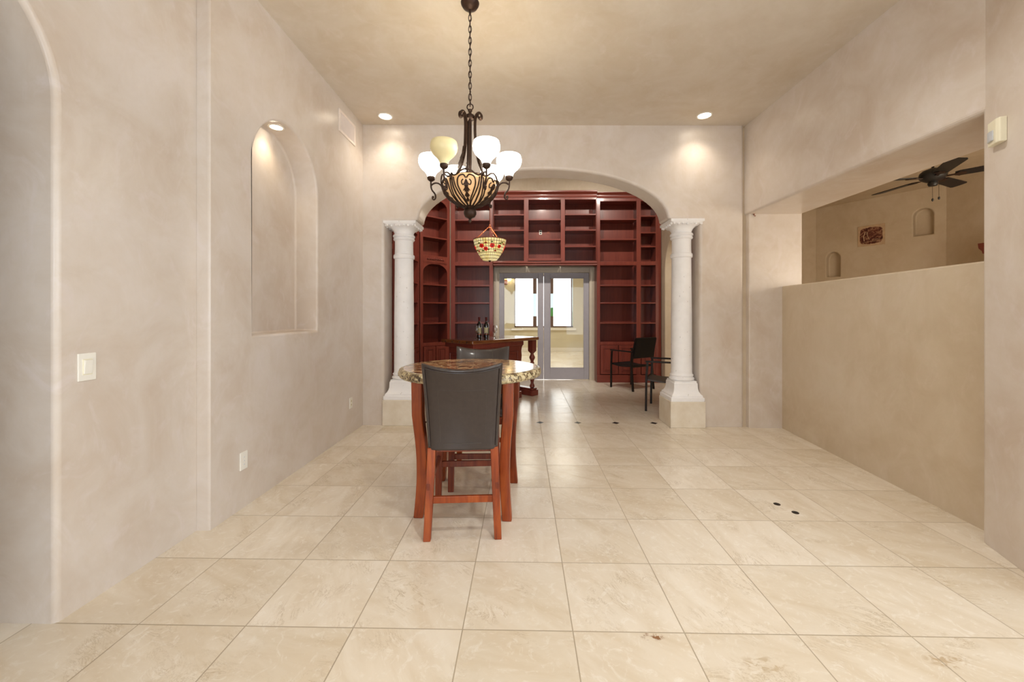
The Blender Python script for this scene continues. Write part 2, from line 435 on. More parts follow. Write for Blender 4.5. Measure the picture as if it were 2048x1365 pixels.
# rear of the room, behind the camera: walls with tall windows
def wall_with_window(name, x0, x1, y0, y1, holes, top=3.75, axis='y', mat=None):
    w = MB().box(x0, x1, y0, y1, -.02, top).build(name, mat or PL, smooth=0)
    cs = []
    for (a, b, z0, z1) in holes:
        if axis == 'y': cs.append(MB().box(a, b, y0-.2, y1+.2, z0, z1).build('cutter', PL, smooth=0))
        else: cs.append(MB().box(x0-.2, x1+.2, a, b, z0, z1).build('cutter', PL, smooth=0))
    if cs: cut(w, cs)
    return structure(w)
wall_with_window('wall_rear', -2.5, 5.6, -4.4, -4.2, [(-1.5, .0, .3, 2.7), (2.2, 4.6, .3, 2.7)])
wall_with_window('wall_rear', 5.4, 5.6, -4.4, 2.0, [(-3.2, .9, .3, 2.8)], axis='x')

# library behind the arch
YW = 8.08
wall_with_window('wall_library', -2.6, 3.2, YW, YW+.18, [(-.585, 1.435, -.5, 2.262)], 4.4, mat=M['plaster_tan'])
structure(MB().box(-2.5, -2.2, 4.9, 8.2, 0, 4.4).build('wall_library', M['plaster_tan'], smooth=0))
w = MB().box(2.675, 3.20, 5.04, 8.2, -.02, 4.4).build('wall_library', M['plaster_tan'], smooth=0)
c = MB().prism(arch(6.15, 7.60, -.5, 2.14, 2.84), 2.4, 3.5, 'x').build('cutter', PL, smooth=0)
cut(w, [c]); soften(w, .012, 3); structure(w)
structure(MB().box(-2.5, 3.2, 4.72, 5.0, 3.5, 4.45).build('wall_library', M['plaster_tan'], smooth=0))
structure(MB().box(-2.6, 3.3, 4.75, 8.3, 4.25, 4.4).build('ceiling', M['plaster_ceiling'], smooth=0))

# room beyond the glazed doors
structure(MB().box(-3.8, -3.6, 8.2, 14.5, 0, 3.3).build('wall_far', M['tilewall'], smooth=0))
structure(MB().box(4.6, 4.8, 8.6, 14.5, 0, 3.3).build('wall_far', M['tilewall'], smooth=0))
wall_with_window('wall_far', -3.8, 4.8, 14.3, 14.5, [(-.30, 1.78, .86, 2.72)], 3.3, mat=M['tilewall'])
structure(MB().box(-3.8, 4.8, 8.2, 14.5, 3.2, 3.35).build('ceiling', M['plaster_ceiling'], smooth=0))
structure(MB().box(-3.8, -2.4, 8.1, 8.3, 0, 3.3).box(3.2, 4.8, 8.55, 8.75, 0, 3.3).build('wall_far', M['tilewall'], smooth=0))
structure(MB().box(-3.6, 4.6, 14.27, 14.3, 0, .13).build('baseboard_far', M['white_paint'], smooth=0))

# fan room beyond the pass-through
A = Vector((6.22, 8.62)); B = Vector((7.26, 7.0))
d = (B-A).normalized(); nrm = Vector((d.y, -d.x))   # nrm points away from the room
if nrm.dot(Vector((4.7, 5)) - A) > 0: nrm = -nrm
L = (B-A).length
wall_rz = math.atan2(d.y, d.x)
w = MB().box(-.0, L, 0, .35, -.02, 3.75).build('wall_fan_room', M['plaster_tan'], smooth=0)
# local x runs from corner A to corner B, local y into the wall
w.location = (A.x, A.y, 0); w.rotation_euler = (0, 0, wall_rz)
def on_wall(s, z): return Vector((A.x + d.x*s, A.y + d.y*s, z))
NICHES = [(.18, .42, 2.09, 2.46, 2.60), (1.50, 1.762, 2.72, 3.07, 3.20)]
bpy.context.view_layer.update()
cs = []
for (s0, s1, z0, zs, zt) in NICHES:
    c = MB().prism(arch(s0, s1, z0, zs, zt, 16), -.2, .14, 'y').build('cutter', PL, smooth=0)
    c.location = w.location; c.rotation_euler = w.rotation_euler; cs.append(c)
cut(w, cs); soften(w, .02, 3); structure(w)
structure(MB().box(3.0, 6.25, 8.62, 8.9, -.02, 3.75).build('wall_fan_room', M['plaster_tan'], smooth=0))
structure(MB().box(7.26, 7.6, 2.2, 7.05, -.02, 3.75).build('wall_fan_room', M['plaster_tan'], smooth=0))
structure(MB().box(3.2, 7.6, 2.2, 8.9, 3.55, 3.7).build('ceiling', M['plaster_tan'], smooth=0))

# window in the room beyond the glazed doors
win = thing('window_1', (0, 14.3, 0), None, None); win['kind'] = 'structure'
WX0, WX1, WZ0, WZ1 = -.30, 1.78, .86, 2.72
m = MB().box(WX0, WX1, -.02, .08, WZ0, WZ0+.045).box(WX0, WX1, -.02, .08, WZ1-.045, WZ1)
m.box(WX1-.07, WX1-.03, -.02, .06, WZ0, WZ1).box(WX0, WX0+.03, -.02, .06, WZ0, WZ1)
m.build('window_frame', M['win_wood'], win, 0)
for (a, b) in ((.357, .485), (.955, 1.085)):
    m = MB().box(a, b, -.01, .05, WZ0, 1.25).box(a, b, -.01, .05, 2.06, WZ1)
    m.build('shutter', M['win_wood'], win, 0)
    MB().box(a, b, .10, .11, 1.25, 2.06).build('pane', M['glass'], win, 0)
for (a, b) in ((WX0+.03, .357), (.485, .955), (1.085, WX1-.07)):
    MB().box(a, b, .03, .04, WZ0+.045, WZ1-.045).build('sunlit_shade', M['shade_sun'], win, 0)
MB().box(WX0-.1, WX1+.1, -.10, .0, WZ0-.10, WZ0-.03).build('window_sill', M['white_paint'], win, 0)
g = MB().box(-30, 30, 14.7, 80, -.3, -.2).build('lawn', M['lawn'], smooth=0); structure(g)
# leafy hedge outside, seen through the clear gap
random.seed(3)
m = MB()
for k in range(60):
    m.ball((random.uniform(-6, 8), random.uniform(19, 20.5), random.uniform(.0, 1.35)), random.uniform(.35, .6), 8)
h = m.build('garden_hedge', M['lawn']); tag(h, 'green hedge outside, glimpsed through the far window gap', 'hedge', kind='stuff')

# glazed double door
dr = thing('door_1', (0, 8.0, 0), None, None); dr['kind'] = 'structure'
m = MB().box(-.583, -.478, 0, .12, 0, 2.262).box(1.322, 1.425, 0, .12, 0, 2.262).box(-.478, 1.322, 0, .12, 2.150, 2.262)
m.build('door_frame', M['frame_paint'], dr, 0, bevel=.004)
for (a, b, g0, g1) in ((-.474, .412, -.387, .306), (.420, 1.319, .542, 1.223)):
    m = MB().box(a, g0, .04, .085, .012, 2.146).box(g1, b, .04, .085, .012, 2.146)
    m.box(g0, g1, .04, .085, 2.045, 2.146).box(g0, g1, .04, .085, .012, .236)
    lf = m.build('door_leaf', M['door_paint'], dr, 0, bevel=.004)
    MB().box(g0, g1, .06, .066, .236, 2.045).build('glass_pane', M['glass'], lf, 0)
    e = .012
    mb = MB()
    for (x0, x1, z0, z1) in ((g0, g0+e, .236, 2.045), (g1-e, g1, .236, 2.045), (g0, g1, .236, .236+e), (g0, g1, 2.045-e, 2.045)):
        mb.box(x0, x1, .036, .058, z0, z1)
    mb.build('glazing_bead', M['door_paint'], lf, 0)

# ------------------------------------------------------------------ columns
def column(x, y, label):
    c = thing('stone_column', (x, y, 0), label, 'column', group=None)
    MB().box(-.20, .20, -.20, .20, 0, .302).build('pedestal', M['pedestal'], c, 0, bevel=.006)
    def sq(secs): return MB().sweep([(0, 0, z, h, h) for z, h in secs])
    sq([(.302, .192), (.345, .192), (.352, .178), (.368, .178), (.385, .160), (.41, .147), (.44, .139), (.505, .136), (.512, .128), (.53, .128)]).build('plinth', M['cantera'], c, 30, bevel=.003)
    pr = [(.128, .53), (.140, .537), (.143, .55), (.139, .562), (.128, .568), (.126, .578), (.133, .585), (.133, .594), (.124, .602), (.119, .62),
          (.118, .8), (.117, 1.3), (.113, 1.7), (.111, 1.985)]
    pr += [(.122, 1.99), (.126, 2.005), (.126, 2.02), (.122, 2.035), (.111, 2.042), (.109, 2.12), (.109, 2.205),
           (.120, 2.210), (.127, 2.220), (.127, 2.232), (.117, 2.240), (.117, 2.246), (.130, 2.252), (.132, 2.266), (.126, 2.276), (.113, 2.28)]
    MB().lathe(pr, 40).build('shaft', M['cantera'], c, 35)
    # capital: bell opening to a square abacus with a scalloped lower edge
    n = 64; vs = []; fs = []
    rows = [(2.278, 0, .112), (2.30, .05, .115), (2.325, .2, .125), (2.35, .45, .145), (2.37, .75, .168), (2.385, .95, .184), (2.392, 1, .192), (2.42, 1, .192)]
    for i, (z, qf, r) in enumerate(rows):
        for k in range(n):
            a = 2*pi*k/n + pi/4
            ca, sa = cos(a), sin(a)
            sqr = 1/max(abs(ca), abs(sa))
            rr = r*((1-qf) + qf*sqr)
            dz = 0
            if i in (4, 5): dz = -.010*abs(sin(a*16/2*1.0))
            if i == 5: rr += .004*abs(sin(a*8))
            vs.append((rr*ca, rr*sa, z+dz))
    for i in range(len(rows)-1):
        for k in range(n): fs.append((i*n+k, i*n+(k+1) % n, (i+1)*n+(k+1) % n, (i+1)*n+k))
    fs.append(tuple((len(rows)-1)*n+k for k in range(n)))
    cap = MB().add(vs, fs).build('capital', M['cantera'], c, 40)
    lm = MB()
    for side in range(4):      # small leaf drops under the abacus
        mm = Matrix.Rotation(side*pi/2, 4, 'Z')
        for k in range(7):
            u = -.150 + k*.05
            lm.ball((u, -.176, 2.372 - .008*(k % 2)), .0125, 8, mm, 1.2)
    lm.build('leaf_moulding', M['cantera'], cap, 60)
    return c
column(1.902, 4.845, 'white stone column on a cream pedestal under the right end of the arch')
column(-1.456, 4.875, 'white stone column on a cream pedestal under the left end of the arch')

# ------------------------------------------------------------------ bookcases
UP, LO = [3.152, 2.764], [1.872, 1.532, 1.144]
def bookcase(name, label, loc, rz, width, bays, z0, z1, rails, shelves, doors=None, plinth=True, depth=.31, crown=.11, over=.03, arches=None, inset=0):
    """local x along the face, local y into the wall; bays: openings between stiles"""
    t = thing(name, loc, label, 'bookcase', rz, 'mahogany bookcases of the library wall')
    ff = MB(); edges = [0] + [e for b in bays for e in b] + [width]
    for i in range(0, len(edges), 2):
        if edges[i+1]-edges[i] > .002: ff.box(edges[i], edges[i+1], 0, depth if i in (0, len(edges)-2) else .022, z0, z1)
    for i in range(2, len(edges)-2, 2):     # partition behind each inner stile
        c = (edges[i]+edges[i+1])/2; ff.box(c-.012, c+.012, .02, depth, z0, z1)
    for (a, b) in bays:
        for (r0, r1) in rails: ff.box(a, b, 0, .022, r0, r1); ff.box(a, b, .02, depth-.01, r0+.0, r0+.02) 
    ff.build('face_frame', M['mahogany'], t, 0, bevel=.003)
    MB().box(0, width, depth, depth+.012, z0, z1).build('back_panel', M['mahogany'], t, 0)
    for bi, (a, b) in enumerate(bays):
        sh = shelves[bi] if isinstance(shelves[0], (list, tuple)) else shelves
        for z in sh:
            MB().box(a-.012, b+.012, .012, depth, z-.013, z+.013).build('shelf', M['mahogany_x'], t, 0, bevel=.003)
        if doors:
            d0, d1 = doors
            nd = 2 if (b-a) > .45 else 1
            MB().box(a, b, .03, depth, d1+.02, d1+.04).build('cabinet_top', M['mahogany_x'], t, 0)
            for k in range(nd):
                x0 = a + (b-a)*k/nd + .006; x1 = a + (b-a)*(k+1)/nd - .006
                dm = MB().box(x0, x1, -.018, .006, d0, d1)
                dd = dm.build('cabinet_door', M['mahogany'], t, 0, bevel=.004)
                p = MB()
                e = .055
                p.tube([(x0+e, -.02, d0+e), (x1-e, -.02, d0+e), (x1-e, -.02, d1-e), (x0+e, -.02, d1-e)], .009, 6, True)
                p.box(x0+e+.03, x1-e-.03, -.028, -.016, d0+e+.03, d1-e-.03)
                p.build('raised_panel', M['mahogany'], dd, 0, bevel=.005)
        if arches:
            for (az0, az1) in arches:      # arched valance under a rail
                c = (a+b)/2; hw_ = (b-a)/2
                pts = [(a, az1), (b, az1)] + [(c + hw_*cos(pi*i/20), az0 + (az1-az0-.03)*sin(pi*i/20)) for i in range(21)]
                MB().prism(pts, 0, .022, 'y').build('arched_valance', M['mahogany'], t, 35)
    if plinth: MB().box(inset*.6, width-inset*.6, -.025, .02, 0, .145).build('plinth', M['mahogany_x'], t, 0, bevel=.006)
    if crown:
        prof = [(0, z1), (-.01, z1), (-.02, z1+.03), (-.02, z1+.05), (-over-.03, z1+.085), (-over-.04, z1+.09), (-over-.04, z1+crown), (.05, z1+crown), (.05, z1)]
        MB().prism(prof, inset, width-inset, 'x').build('crown_moulding', M['mahogany_x'], t, 30)
    return t
YB = 7.76
RAIL = [(2.262, 2.335), (.72, .785), (3.50, 3.56)]
ALLS = UP + LO
lf = bookcase('bookcase', 'tall mahogany bookcase bay between the angled corner unit and the glazed door', (-1.405, YB, 0), 0, .822,
         [(.082, .752)], 0, 3.56, RAIL, ALLS, (.16, .715), crown=.10)
rt = bookcase('bookcase', 'tall mahogany bookcase right of the glazed door with a narrow bay beside a wide one', (1.424, YB, 0), 0, 1.236,
         [(.066, .764), (.848, 1.132)], 0, 3.56, RAIL, [ALLS, [3.212, 2.892, 2.622] + LO], (.16, .715), crown=.10)
ov = bookcase('bookcase', 'mahogany bridge bookcase of three open bays above the glazed door', (-.573, 7.70, 0), 0, 1.985,
         [(.010, .590), (.680, 1.298), (1.378, 1.972)], 2.322, 3.56, [(2.322, 2.345), (3.52, 3.56)],
         [[3.235, 2.936, 2.619], [3.140, 2.754], [3.235, 2.936, 2.619]], None, False, .36, .115, .035)
m = MB().prism([(0, 2.322), (-.035, 2.322), (-.045, 2.300), (-.02, 2.285), (-.03, 2.262), (.0, 2.245), (.06, 2.245), (.06, 2.322)], .0, 1.985, 'x')
m.build('bottom_moulding', M['mahogany_x'], ov, 30)
m = MB()
m.box(.672, 1.306, -.022, .0, 2.345, 2.39).build('inner_frame', M['mahogany_x'], ov, 0, bevel=.003)
ang_ = bookcase('bookcase', 'angled mahogany corner bookcase with arched openings and carved ornament', (-1.883, 7.300, 0), pi/4, .650,
         [(.06, .590)], 0, 3.56, [(2.262, 2.42), (.72, .785), (3.50, 3.56)], ALLS, (.16, .715), crown=.10, arches=[(2.10, 2.30), (3.33, 3.52)], inset=.052)
m = MB()
for k in range(-4, 5):    # carved leaf spray on the rail
    a = abs(k)
    m.ball((.3275 + k*.042, -.008, 2.352 + .012*(4-a)/4), .026 - .0025*a, 8, None, .8)
    m.tube([(.3275, -.006, 2.335), (.3275+k*.022, -.012, 2.36-.003*a), (.3275+k*.046, -.006, 2.345)], .007, 6)
m.build('carved_ornament', M['mahogany'], ang_, 60)
sd = bookcase('bookcase', 'mahogany bookcase along the left side wall, seen edge-on behind the left column', (-1.890, 5.06, 0), pi/2, 2.205,
         [(.06, .72), (.80, 1.46), (1.54, 2.14)], 0, 3.56, RAIL, ALLS, (.16, .715), crown=.10, depth=.30)
MB().box(.325, .381, -.006, .0, 0, .09).build('power_outlet', M['white_plastic'], None, 0, bevel=.002, loc=(.0, 8.06, 2.917))
o1 = bpy.data.objects['power_outlet']; tag(o1, 'white power outlet in the shelf bay above the glazed door', 'outlet')
m = MB().box(.337, .369, -.009, -.005, .012, .036).box(.337, .369, -.009, -.005, .054, .078); m.build('socket', M['slot'], o1, 0)
o2 = MB().box(.485, .535, -.006, 0, 0, .09).build('power_outlet', simple('brown_plate', srgb(126, 58, 48), .4), None, 0, bevel=.002, loc=(.0, 8.06, 2.917))
tag(o2, 'brown blank outlet plate right of the white one above the glazed door', 'outlet')
m = MB().box(.494, .500, -.012, -.004, .02, .07).box(.518, .524, -.012, -.004, .03, .06); m.build('socket', M['copper'], o2, 0)

# ------------------------------------------------------------------ bar
BC = (-.69, 5.46); brz = R(47.9)
bar = thing('bar_counter', (*BC, 0), 'angled mahogany bar counter with thick brown wood top and turned post', 'bar', brz)
MB().prism([(0, 0), (1.42, 0), (1.42, .72), (0, .72)], .897, .947, 'z').build('bar_top', M['bartop'], bar, 0, bevel=.012, seg=3)
m = MB().box(.10, 1.06, .09, .66, .06, .86).box(.08, 1.08, .07, .68, 0, .10).box(.06, 1.10, .05, .70, .83, .897)
body = m.build('bar_body', M['mahogany'], bar, 0, bevel=.006)
for k in range(3):
    x0 = .15 + k*.295; x1 = x0 + .26
    m = MB().tube([(x0, .086, .18), (x1, .086, .18), (x1, .086, .74), (x0, .086, .74)], .011, 6, True); m.box(x0+.04, x1-.04, .072, .095, .22, .70)
    m.build('raised_panel', M['mahogany'], bar, 0, bevel=.005)
for k in range(2):
    y0 = .13 + k*.26; y1 = y0 + .23
    m = MB().tube([(.096, y0, .18), (.096, y1, .18), (.096, y1, .74), (.096, y0, .74)], .011, 6, True); m.box(.082, .105, y0+.04, y1-.04, .22, .70)
    m.build('raised_panel', M['mahogany'], bar, 0, bevel=.005)
for y in (.13, .60):     # scrolled corbels at the open end
    pts = [(1.06, .88), (1.16, .88), (1.155, .84), (1.12, .80), (1.105, .74), (1.115, .66), (1.105, .58), (1.075, .52), (1.06, .46)]
    MB().prism(pts, y-.03, y+.03, 'y').build('corbel', M['mahogany'], bar, 30, bevel=.006)
fb = MB().box(1.26, 1.415, .01, .70, 0, .09).box(1.275, 1.40, .025, .685, .09, .12).build('foot_rail', M['mahogany'], bar, 0, bevel=.008)
for y in (.085, .62):
    pr = [(.026, .12), (.040, .13), (.040, .16), (.030, .175), (.022, .20), (.03, .235), (.042, .27), (.044, .32), (.036, .40), (.026, .46), (.024, .50), (.034, .515), (.034, .53),
          (.024, .545), (.030, .57), (.046, .60), (.046, .625), (.03, .655), (.024, .68)]
    m = MB().lathe(pr, 20, Matrix.Translation((1.345, y, 0))); m.sweep([(1.345, y, .68, .02, .02), (1.345, y, .72, .048, .048), (1.345, y, .897, .048, .048)])
    m.build('turned_post', M['mahogany'], bar, 40)
for k in range(4): MB().ball((-.002, .12+k*.16, .922), .010, 8).build('nail_head', M['iron'], bar, 60)

def bottle(x, y, label):
    b = thing('wine_bottle', (x, y, .9475), label, 'bottle', group='wine bottles on the bar')
    MB().lathe([(.030, 0), (.037, .004), (.038, .02), (.038, .185), (.036, .205), (.026, .228), (.016, .248), (.0145, .27), (.0145, .305), (.0165, .307), (.0165, .318), (.0145, .32)], 24).build('bottle_body', M['bottle'], b, 40)
    MB().lathe([(.0152, .262), (.0158, .30), (.018, .304), (.018, .318), (.0155, .323), (.004, .324)], 20).build('foil_capsule', M['foil'], b, 40)
    m = MB(); vs = []; fs = []
    for i in range(13):
        a = -pi/2 - .9 + 1.8*i/12
        for z in (.075, .165): vs.append((.0386*cos(a), .0386*sin(a), z - .006*cos((i-6)/6*pi)*(1 if z > .1 else -1)))
    for i in range(12): fs.append((2*i, 2*i+2, 2*i+3, 2*i+1))
    m.add(vs, fs).build('paper_label', M['label_paper'], b, 60)
    m = MB().lathe([(.0387, .055), (.0387, .066)], 24, cap0=False, cap1=False).build('label_band', M['copper'], b, 60)
bottle(-.672, 6.13, 'left dark wine bottle with cream label on the bar top')
bottle(-.566, 6.16, 'right dark wine bottle with rounded cream label on the bar top')
def glass(x, y, label):
    g = thing('wine_glass', (x, y, .9475), label, 'glass', group='wine glasses on the bar')
    MB().lathe([(.002, .078), (.02, .084), (.034, .105), (.038, .13), (.035, .165), (.029, .195), (.027, .195), (.033, .165), (.036, .13), (.032, .107), (.018, .087), (.001, .082)], 28, cap0=False, cap1=False).build('bowl', M['stemware'], g, 60)
    MB().lathe([(.034, 0), (.034, .003), (.012, .006), (.0045, .014), (.0038, .05), (.005, .074), (.012, .081)], 24).build('stem', M['stemware'], g, 60)
glass(-.432, 6.17, 'clear wine glass standing right of both bottles on the bar')
glass(-.69, 5.99, 'clear wine glass standing in front of the left bottle on the bar')

# ------------------------------------------------------------------ bistro table
TXc, TYc = -.372, 2.855
tb = thing('pub_table', (TXc, TYc, 0), 'round counter-height table with brown marble top and curved cherry legs', 'table', R(-3))
RT = .496
MB().lathe([(RT-.03, .938), (RT-.03, .941), (.001, .941)], 96, cap0=False, cap1=False).build('marble_top', M['marble'], tb, 30)
rng = random.Random(5); vs = []; fs = []; n = 120
rows = [(RT-.034, .882), (RT-.008, .884), (RT+.002, .894), (RT+.003, .91), (RT+.001, .926), (RT-.006, .936), (RT-.022, .941), (RT-.031, .9412)]
for i, (r, z) in enumerate(rows):
    for k in range(n):
        j = rng.uniform(-.004, .004) if 1 <= i <= 5 else 0
        a = 2*pi*k/n; vs.append(((r+j)*cos(a), (r+j)*sin(a), z + (rng.uniform(-.0015, .0015) if 1 <= i <= 5 else 0)))
for i in range(len(rows)-1):
    for k in range(n): fs.append((i*n+k, i*n+(k+1) % n, (i+1)*n+(k+1) % n, (i+1)*n+k))
fs.append(tuple(range(n-1, -1, -1)))
MB().add(vs, fs).build('chiselled_edge', M['marble_edge'], tb, 50)
m = MB()
for k in range(4):
    mm = Matrix.Rotation(k*pi/2, 4, 'Z'); m.box(-.26, .26, -.285, -.262, .80, .882, mm)
m.build('apron', M['cherry_dark'], tb, 0, bevel=.003)
for (sx, sy) in ((-1, -1), (1, -1), (1, 1), (-1, 1)):
    secs = []
    for i in range(13):
        z = .882*i/12; q = i/12
        # sabre curve: foot kicks out, knee comes out below the top
        o_ = .287 - .020*sin(pi*min(1, q*1.35)) + .006*q
        h = .030 + .005*q
        secs.append((sx*o_, sy*o_, z, h, h))
    MB().sweep(secs).build('leg', M['cherry'], tb, 50, bevel=.006)
    mm = Matrix.Translation((sx*.22, sy*.22, 0)) @ Matrix.Rotation(math.atan2(sy, sx)+pi/2, 4, 'Z')
    MB().box(-.09, .09, -.012, .012, .82, .87, mm).build('corner_brace', M['cherry'], tb, 0)

# ------------------------------------------------------------------ counter stools with leather backs
def counter_chair(loc, rz, label):
    c = thing('counter_chair', loc, label, 'chair', rz, 'leather counter chairs at the marble table')
    # back: curved slab; faces +y, viewer may be behind it
    nx, nz = 16, 12; Z0, Z1 = .515, 1.035; th = .052
    def bp(u, w, side):
        hw_ = .205 + .028*w; x = u*hw_
        z = Z0 + (Z1-Z0)*w
        y = -.232 - .085*w*w - .018*w + .040*u*u*(.35+.65*w)   # lean back, wings forward
        z -= .036*(1-u*u)*max(0, (w-.55)/.45)
        t_ = th*(1 - .25*(w > .99)) * (.55 if abs(u) > .97 else 1)
        return (x, y + (t_/2 if side else -t_/2), z)
    vs = []; fs = []
    for side in (0, 1):
        for j in range(nz+1):
            for i in range(nx+1): vs.append(bp(-1 + 2*i/nx, j/nz, side))
    S = (nx+1)*(nz+1); I = lambda i, j, s: s*S + j*(nx+1) + i
    for j in range(nz):
        for i in range(nx):
            fs.append((I(i,j,0), I(i+1,j,0), I(i+1,j+1,0), I(i,j+1,0))); fs.append((I(i,j,1), I(i,j+1,1), I(i+1,j+1,1), I(i+1,j,1)))
    for i in range(nx):
        fs.append((I(i,0,0), I(i,0,1), I(i+1,0,1), I(i+1,0,0))); fs.append((I(i,nz,0), I(i+1,nz,0), I(i+1,nz,1), I(i,nz,1)))
    for j in range(nz):
        fs.append((I(0,j,0), I(0,j+1,0), I(0,j+1,1), I(0,j,1))); fs.append((I(nx,j,0), I(nx,j,1), I(nx,j+1,1), I(nx,j+1,0)))
    back = MB().add(vs, fs).build('backrest', M['leather'], c, 60, bevel=.020, seg=4)
    def on(u, w, side=0, e=.0015):
        p = bp(u, w, side); return (p[0], p[1] + (e if side else -e), p[2])
    pm = MB()     # piping around the rear panel
    loop = [on(-.93, w/20) for w in range(1, 20)] + [on(u/20*.93, .955) for u in range(-20, 21)] + [on(.93, w/20) for w in range(19, 0, -1)]
    pm.tube(loop, .0032, 6); pm.build('piping', M['leather'], back, 60)
    sm = MB()
    sm.tube([on(u/10*.52, .085, 0, .0005) for u in range(-10, 11)], .0022, 6)
    sm.tube([on(-.62, .1 + w/10*.6, 0, .0) for w in range(11)] + [on(u/10*.62, .72, 0, .0) for u in range(-9, 10)] + [on(.62, .7 - w/10*.6, 0, .0) for w in range(11)], .0010, 5)
    for u in (-.36, .30):
        sm.tube([on(u, 1-.03*k, 1, .0) for k in range(12)], .0018, 5)
        for du in (-.012, .012):
            sm.tube([on(u+du, .965, 0, .001), (bp(u+du, 1, 0)[0], bp(u+du, 1, 0)[1]+.006, bp(u+du, 1, 0)[2]+.001), (bp(u+du, 1, 1)[0], bp(u+du, 1, 1)[1]-.006, bp(u+du, 1, 1)[2]+.001)], .0014, 5)
    sm.build('seam', M['stitch'], back, 60)
    seat = MB().prism([(-.205, -.20), (.205, -.20), (.225, .24), (.21, .265), (-.21, .265), (-.225, .24)], .545, .625, 'z').build('seat', M['leather'], c, 40, bevel=.025, seg=3)
    MB().prism([(-.20, -.20), (.20, -.20), (.21, .25), (-.21, .25)], .49, .545, 'z').build('seat_rail', M['cherry_dark'], c, 0, bevel=.004)
    for sx in (-1, 1):
        MB().sweep([(sx*.205, -.255, 0, .021, .021), (sx*.200, -.243, .12, .022, .022), (sx*.190, -.228, .35, .023, .023), (sx*.183, -.222, .53, .023, .023)]).build('leg', M['cherry'], c, 50, bevel=.004)
        MB().sweep([(sx*.207, .252, 0, .021, .021), (sx*.203, .246, .25, .023, .023), (sx*.196, .240, .53, .025, .025)]).build('leg', M['cherry_dark'], c, 50, bevel=.004)
        MB().taper((sx*.200, -.01), (.010, .245), .285, (sx*.200, -.01), (.010, .245), .325).build('stretcher', M['cherry_dark'], c, 0, bevel=.003)
    MB().box(-.185, .185, -.244, -.224, .205, .245).build('stretcher', M['cherry'], c, 0, bevel=.003)
    MB().box(-.19, .19, .237, .257, .235, .275).build('stretcher', M['cherry_dark'], c, 0, bevel=.003)
    return c
counter_chair((-.371, 2.580, 0), R(4.5), 'brown leather counter chair seen from behind, nearest the camera')
ch2 = copy_tree([o for o in bpy.data.objects if o.name == 'counter_chair'][0])
ch2.location = (-.338, 3.215, 0); ch2.rotation_euler = (0, 0, R(182.5))
tag(ch2, 'brown leather counter chair on the far side of the marble table facing us', 'chair')

# ------------------------------------------------------------------ patio armchairs in the library
def armchair(loc, rz, label, seatmat):
    c = thing('patio_armchair', loc, label, 'armchair', rz, 'dark metal armchairs by the right column')
    for sx in (-1, 1):
        MB().sweep([(sx*.255, .255, 0, .014, .014), (sx*.255, .250, .45, .014, .014), (sx*.255, .235, .66, .013, .013)]).build('leg', M['black_metal'], c, 0, bevel=.003)
        MB().sweep([(sx*.255, -.262, 0, .014, .016), (sx*.255, -.225, .43, .014, .016), (sx*.250, -.265, .70, .013, .015), (sx*.245, -.315, .905, .012, .014)]).build('leg', M['black_metal'], c, 0, bevel=.003)
        MB().box(sx*.255-.022, sx*.255+.022, -.26, .262, .662, .684).build('armrest', M['black_metal'], c, 0, bevel=.006)
    m = MB(); vs = []; fs = []
    for i in range(9):
        y = .26 - .48*i/8; z = .435 - .022*sin(pi*i/8)
        vs += [(-.242, y, z), (.242, y, z), (.242, y, z-.018), (-.242, y, z-.018)]
    for i in range(8):
        for k in range(4): a = i*4+k; b_ = i*4+(k+1) % 4; fs.append((a, b_, b_+4, a+4))
    fs += [(0, 1, 2, 3), (35, 34, 33, 32)]
    m.add(vs, fs).build('seat', seatmat, c, 40)
    MB().box(-.242, .242, .245, .268, .405, .44).box(-.242, .242, -.235, -.215, .40, .43).build('seat_frame', M['black_metal'], c, 0, bevel=.004)
    m = MB(); vs = []; fs = []
    for i in range(9):
        q = i/8; z = .56 + .345*q; y = -.244 - .075*q*q; b = -.022*sin(pi*q)
        for (x, dy) in ((-.243, 0), (.243, 0), (.243, -.016), (-.243, -.016)): vs.append((x, y+b+dy, z))
    for i in range(8):
        for k in range(4): a = i*4+k; b_ = i*4+(k+1) % 4; fs.append((a, b_, b_+4, a+4))
    fs += [(0, 1, 2, 3), (35, 34, 33, 32)]
    m.add(vs, fs).build('backrest', M['black_weave'], c, 40)
    MB().tube([(-.245, -.318, .905), (.245, -.318, .905)], .013, 8).build('top_rail', M['black_metal'], c, 40)
    return c
armchair((1.942, 7.177, 0), R(32), 'black woven armchair by the right bookcase, its back towards us', M['black_weave'])
armchair((2.008, 5.591, 0), R(65), 'dark metal armchair with grey seat partly hidden behind the right column', M['grey_seat'])

# ------------------------------------------------------------------ chandelier
CX, CY, CZ0 = -.379, 2.856, 1.962
CT = ceil_z(CX)
ch = thing('chandelier', (CX, CY, CZ0), 'bronze scrollwork chandelier with six cream glass shades and an amber bowl above the table', 'chandelier')
def zz(z): return z - CZ0
BP = [(2.060, .030), (2.075, .043), (2.098, .098), (2.134, .152), (2.173, .184), (2.215, .200), (2.255, .203), (2.30, .203)]
def br(z):
    for (z0, r0), (z1, r1) in zip(BP, BP[1:]):
        if z <= z1: return r0 + (r1-r0)*max(0, (z-z0))/(z1-z0)
    return BP[-1][1]
def bs(phi, z, e=0): r = br(z)+e; return (r*cos(phi), r*sin(phi), zz(z))
MB().lathe([(r-.016 if r > .05 else r*.6, zz(z)) for z, r in BP[1:7]] + [(.180, zz(2.262)), (.176, zz(2.262)), (.15, zz(2.165)), (.09, zz(2.11)), (.01, zz(2.095))], 48, cap0=False, cap1=False).build('amber_bowl', M['bowl'], ch, 60)
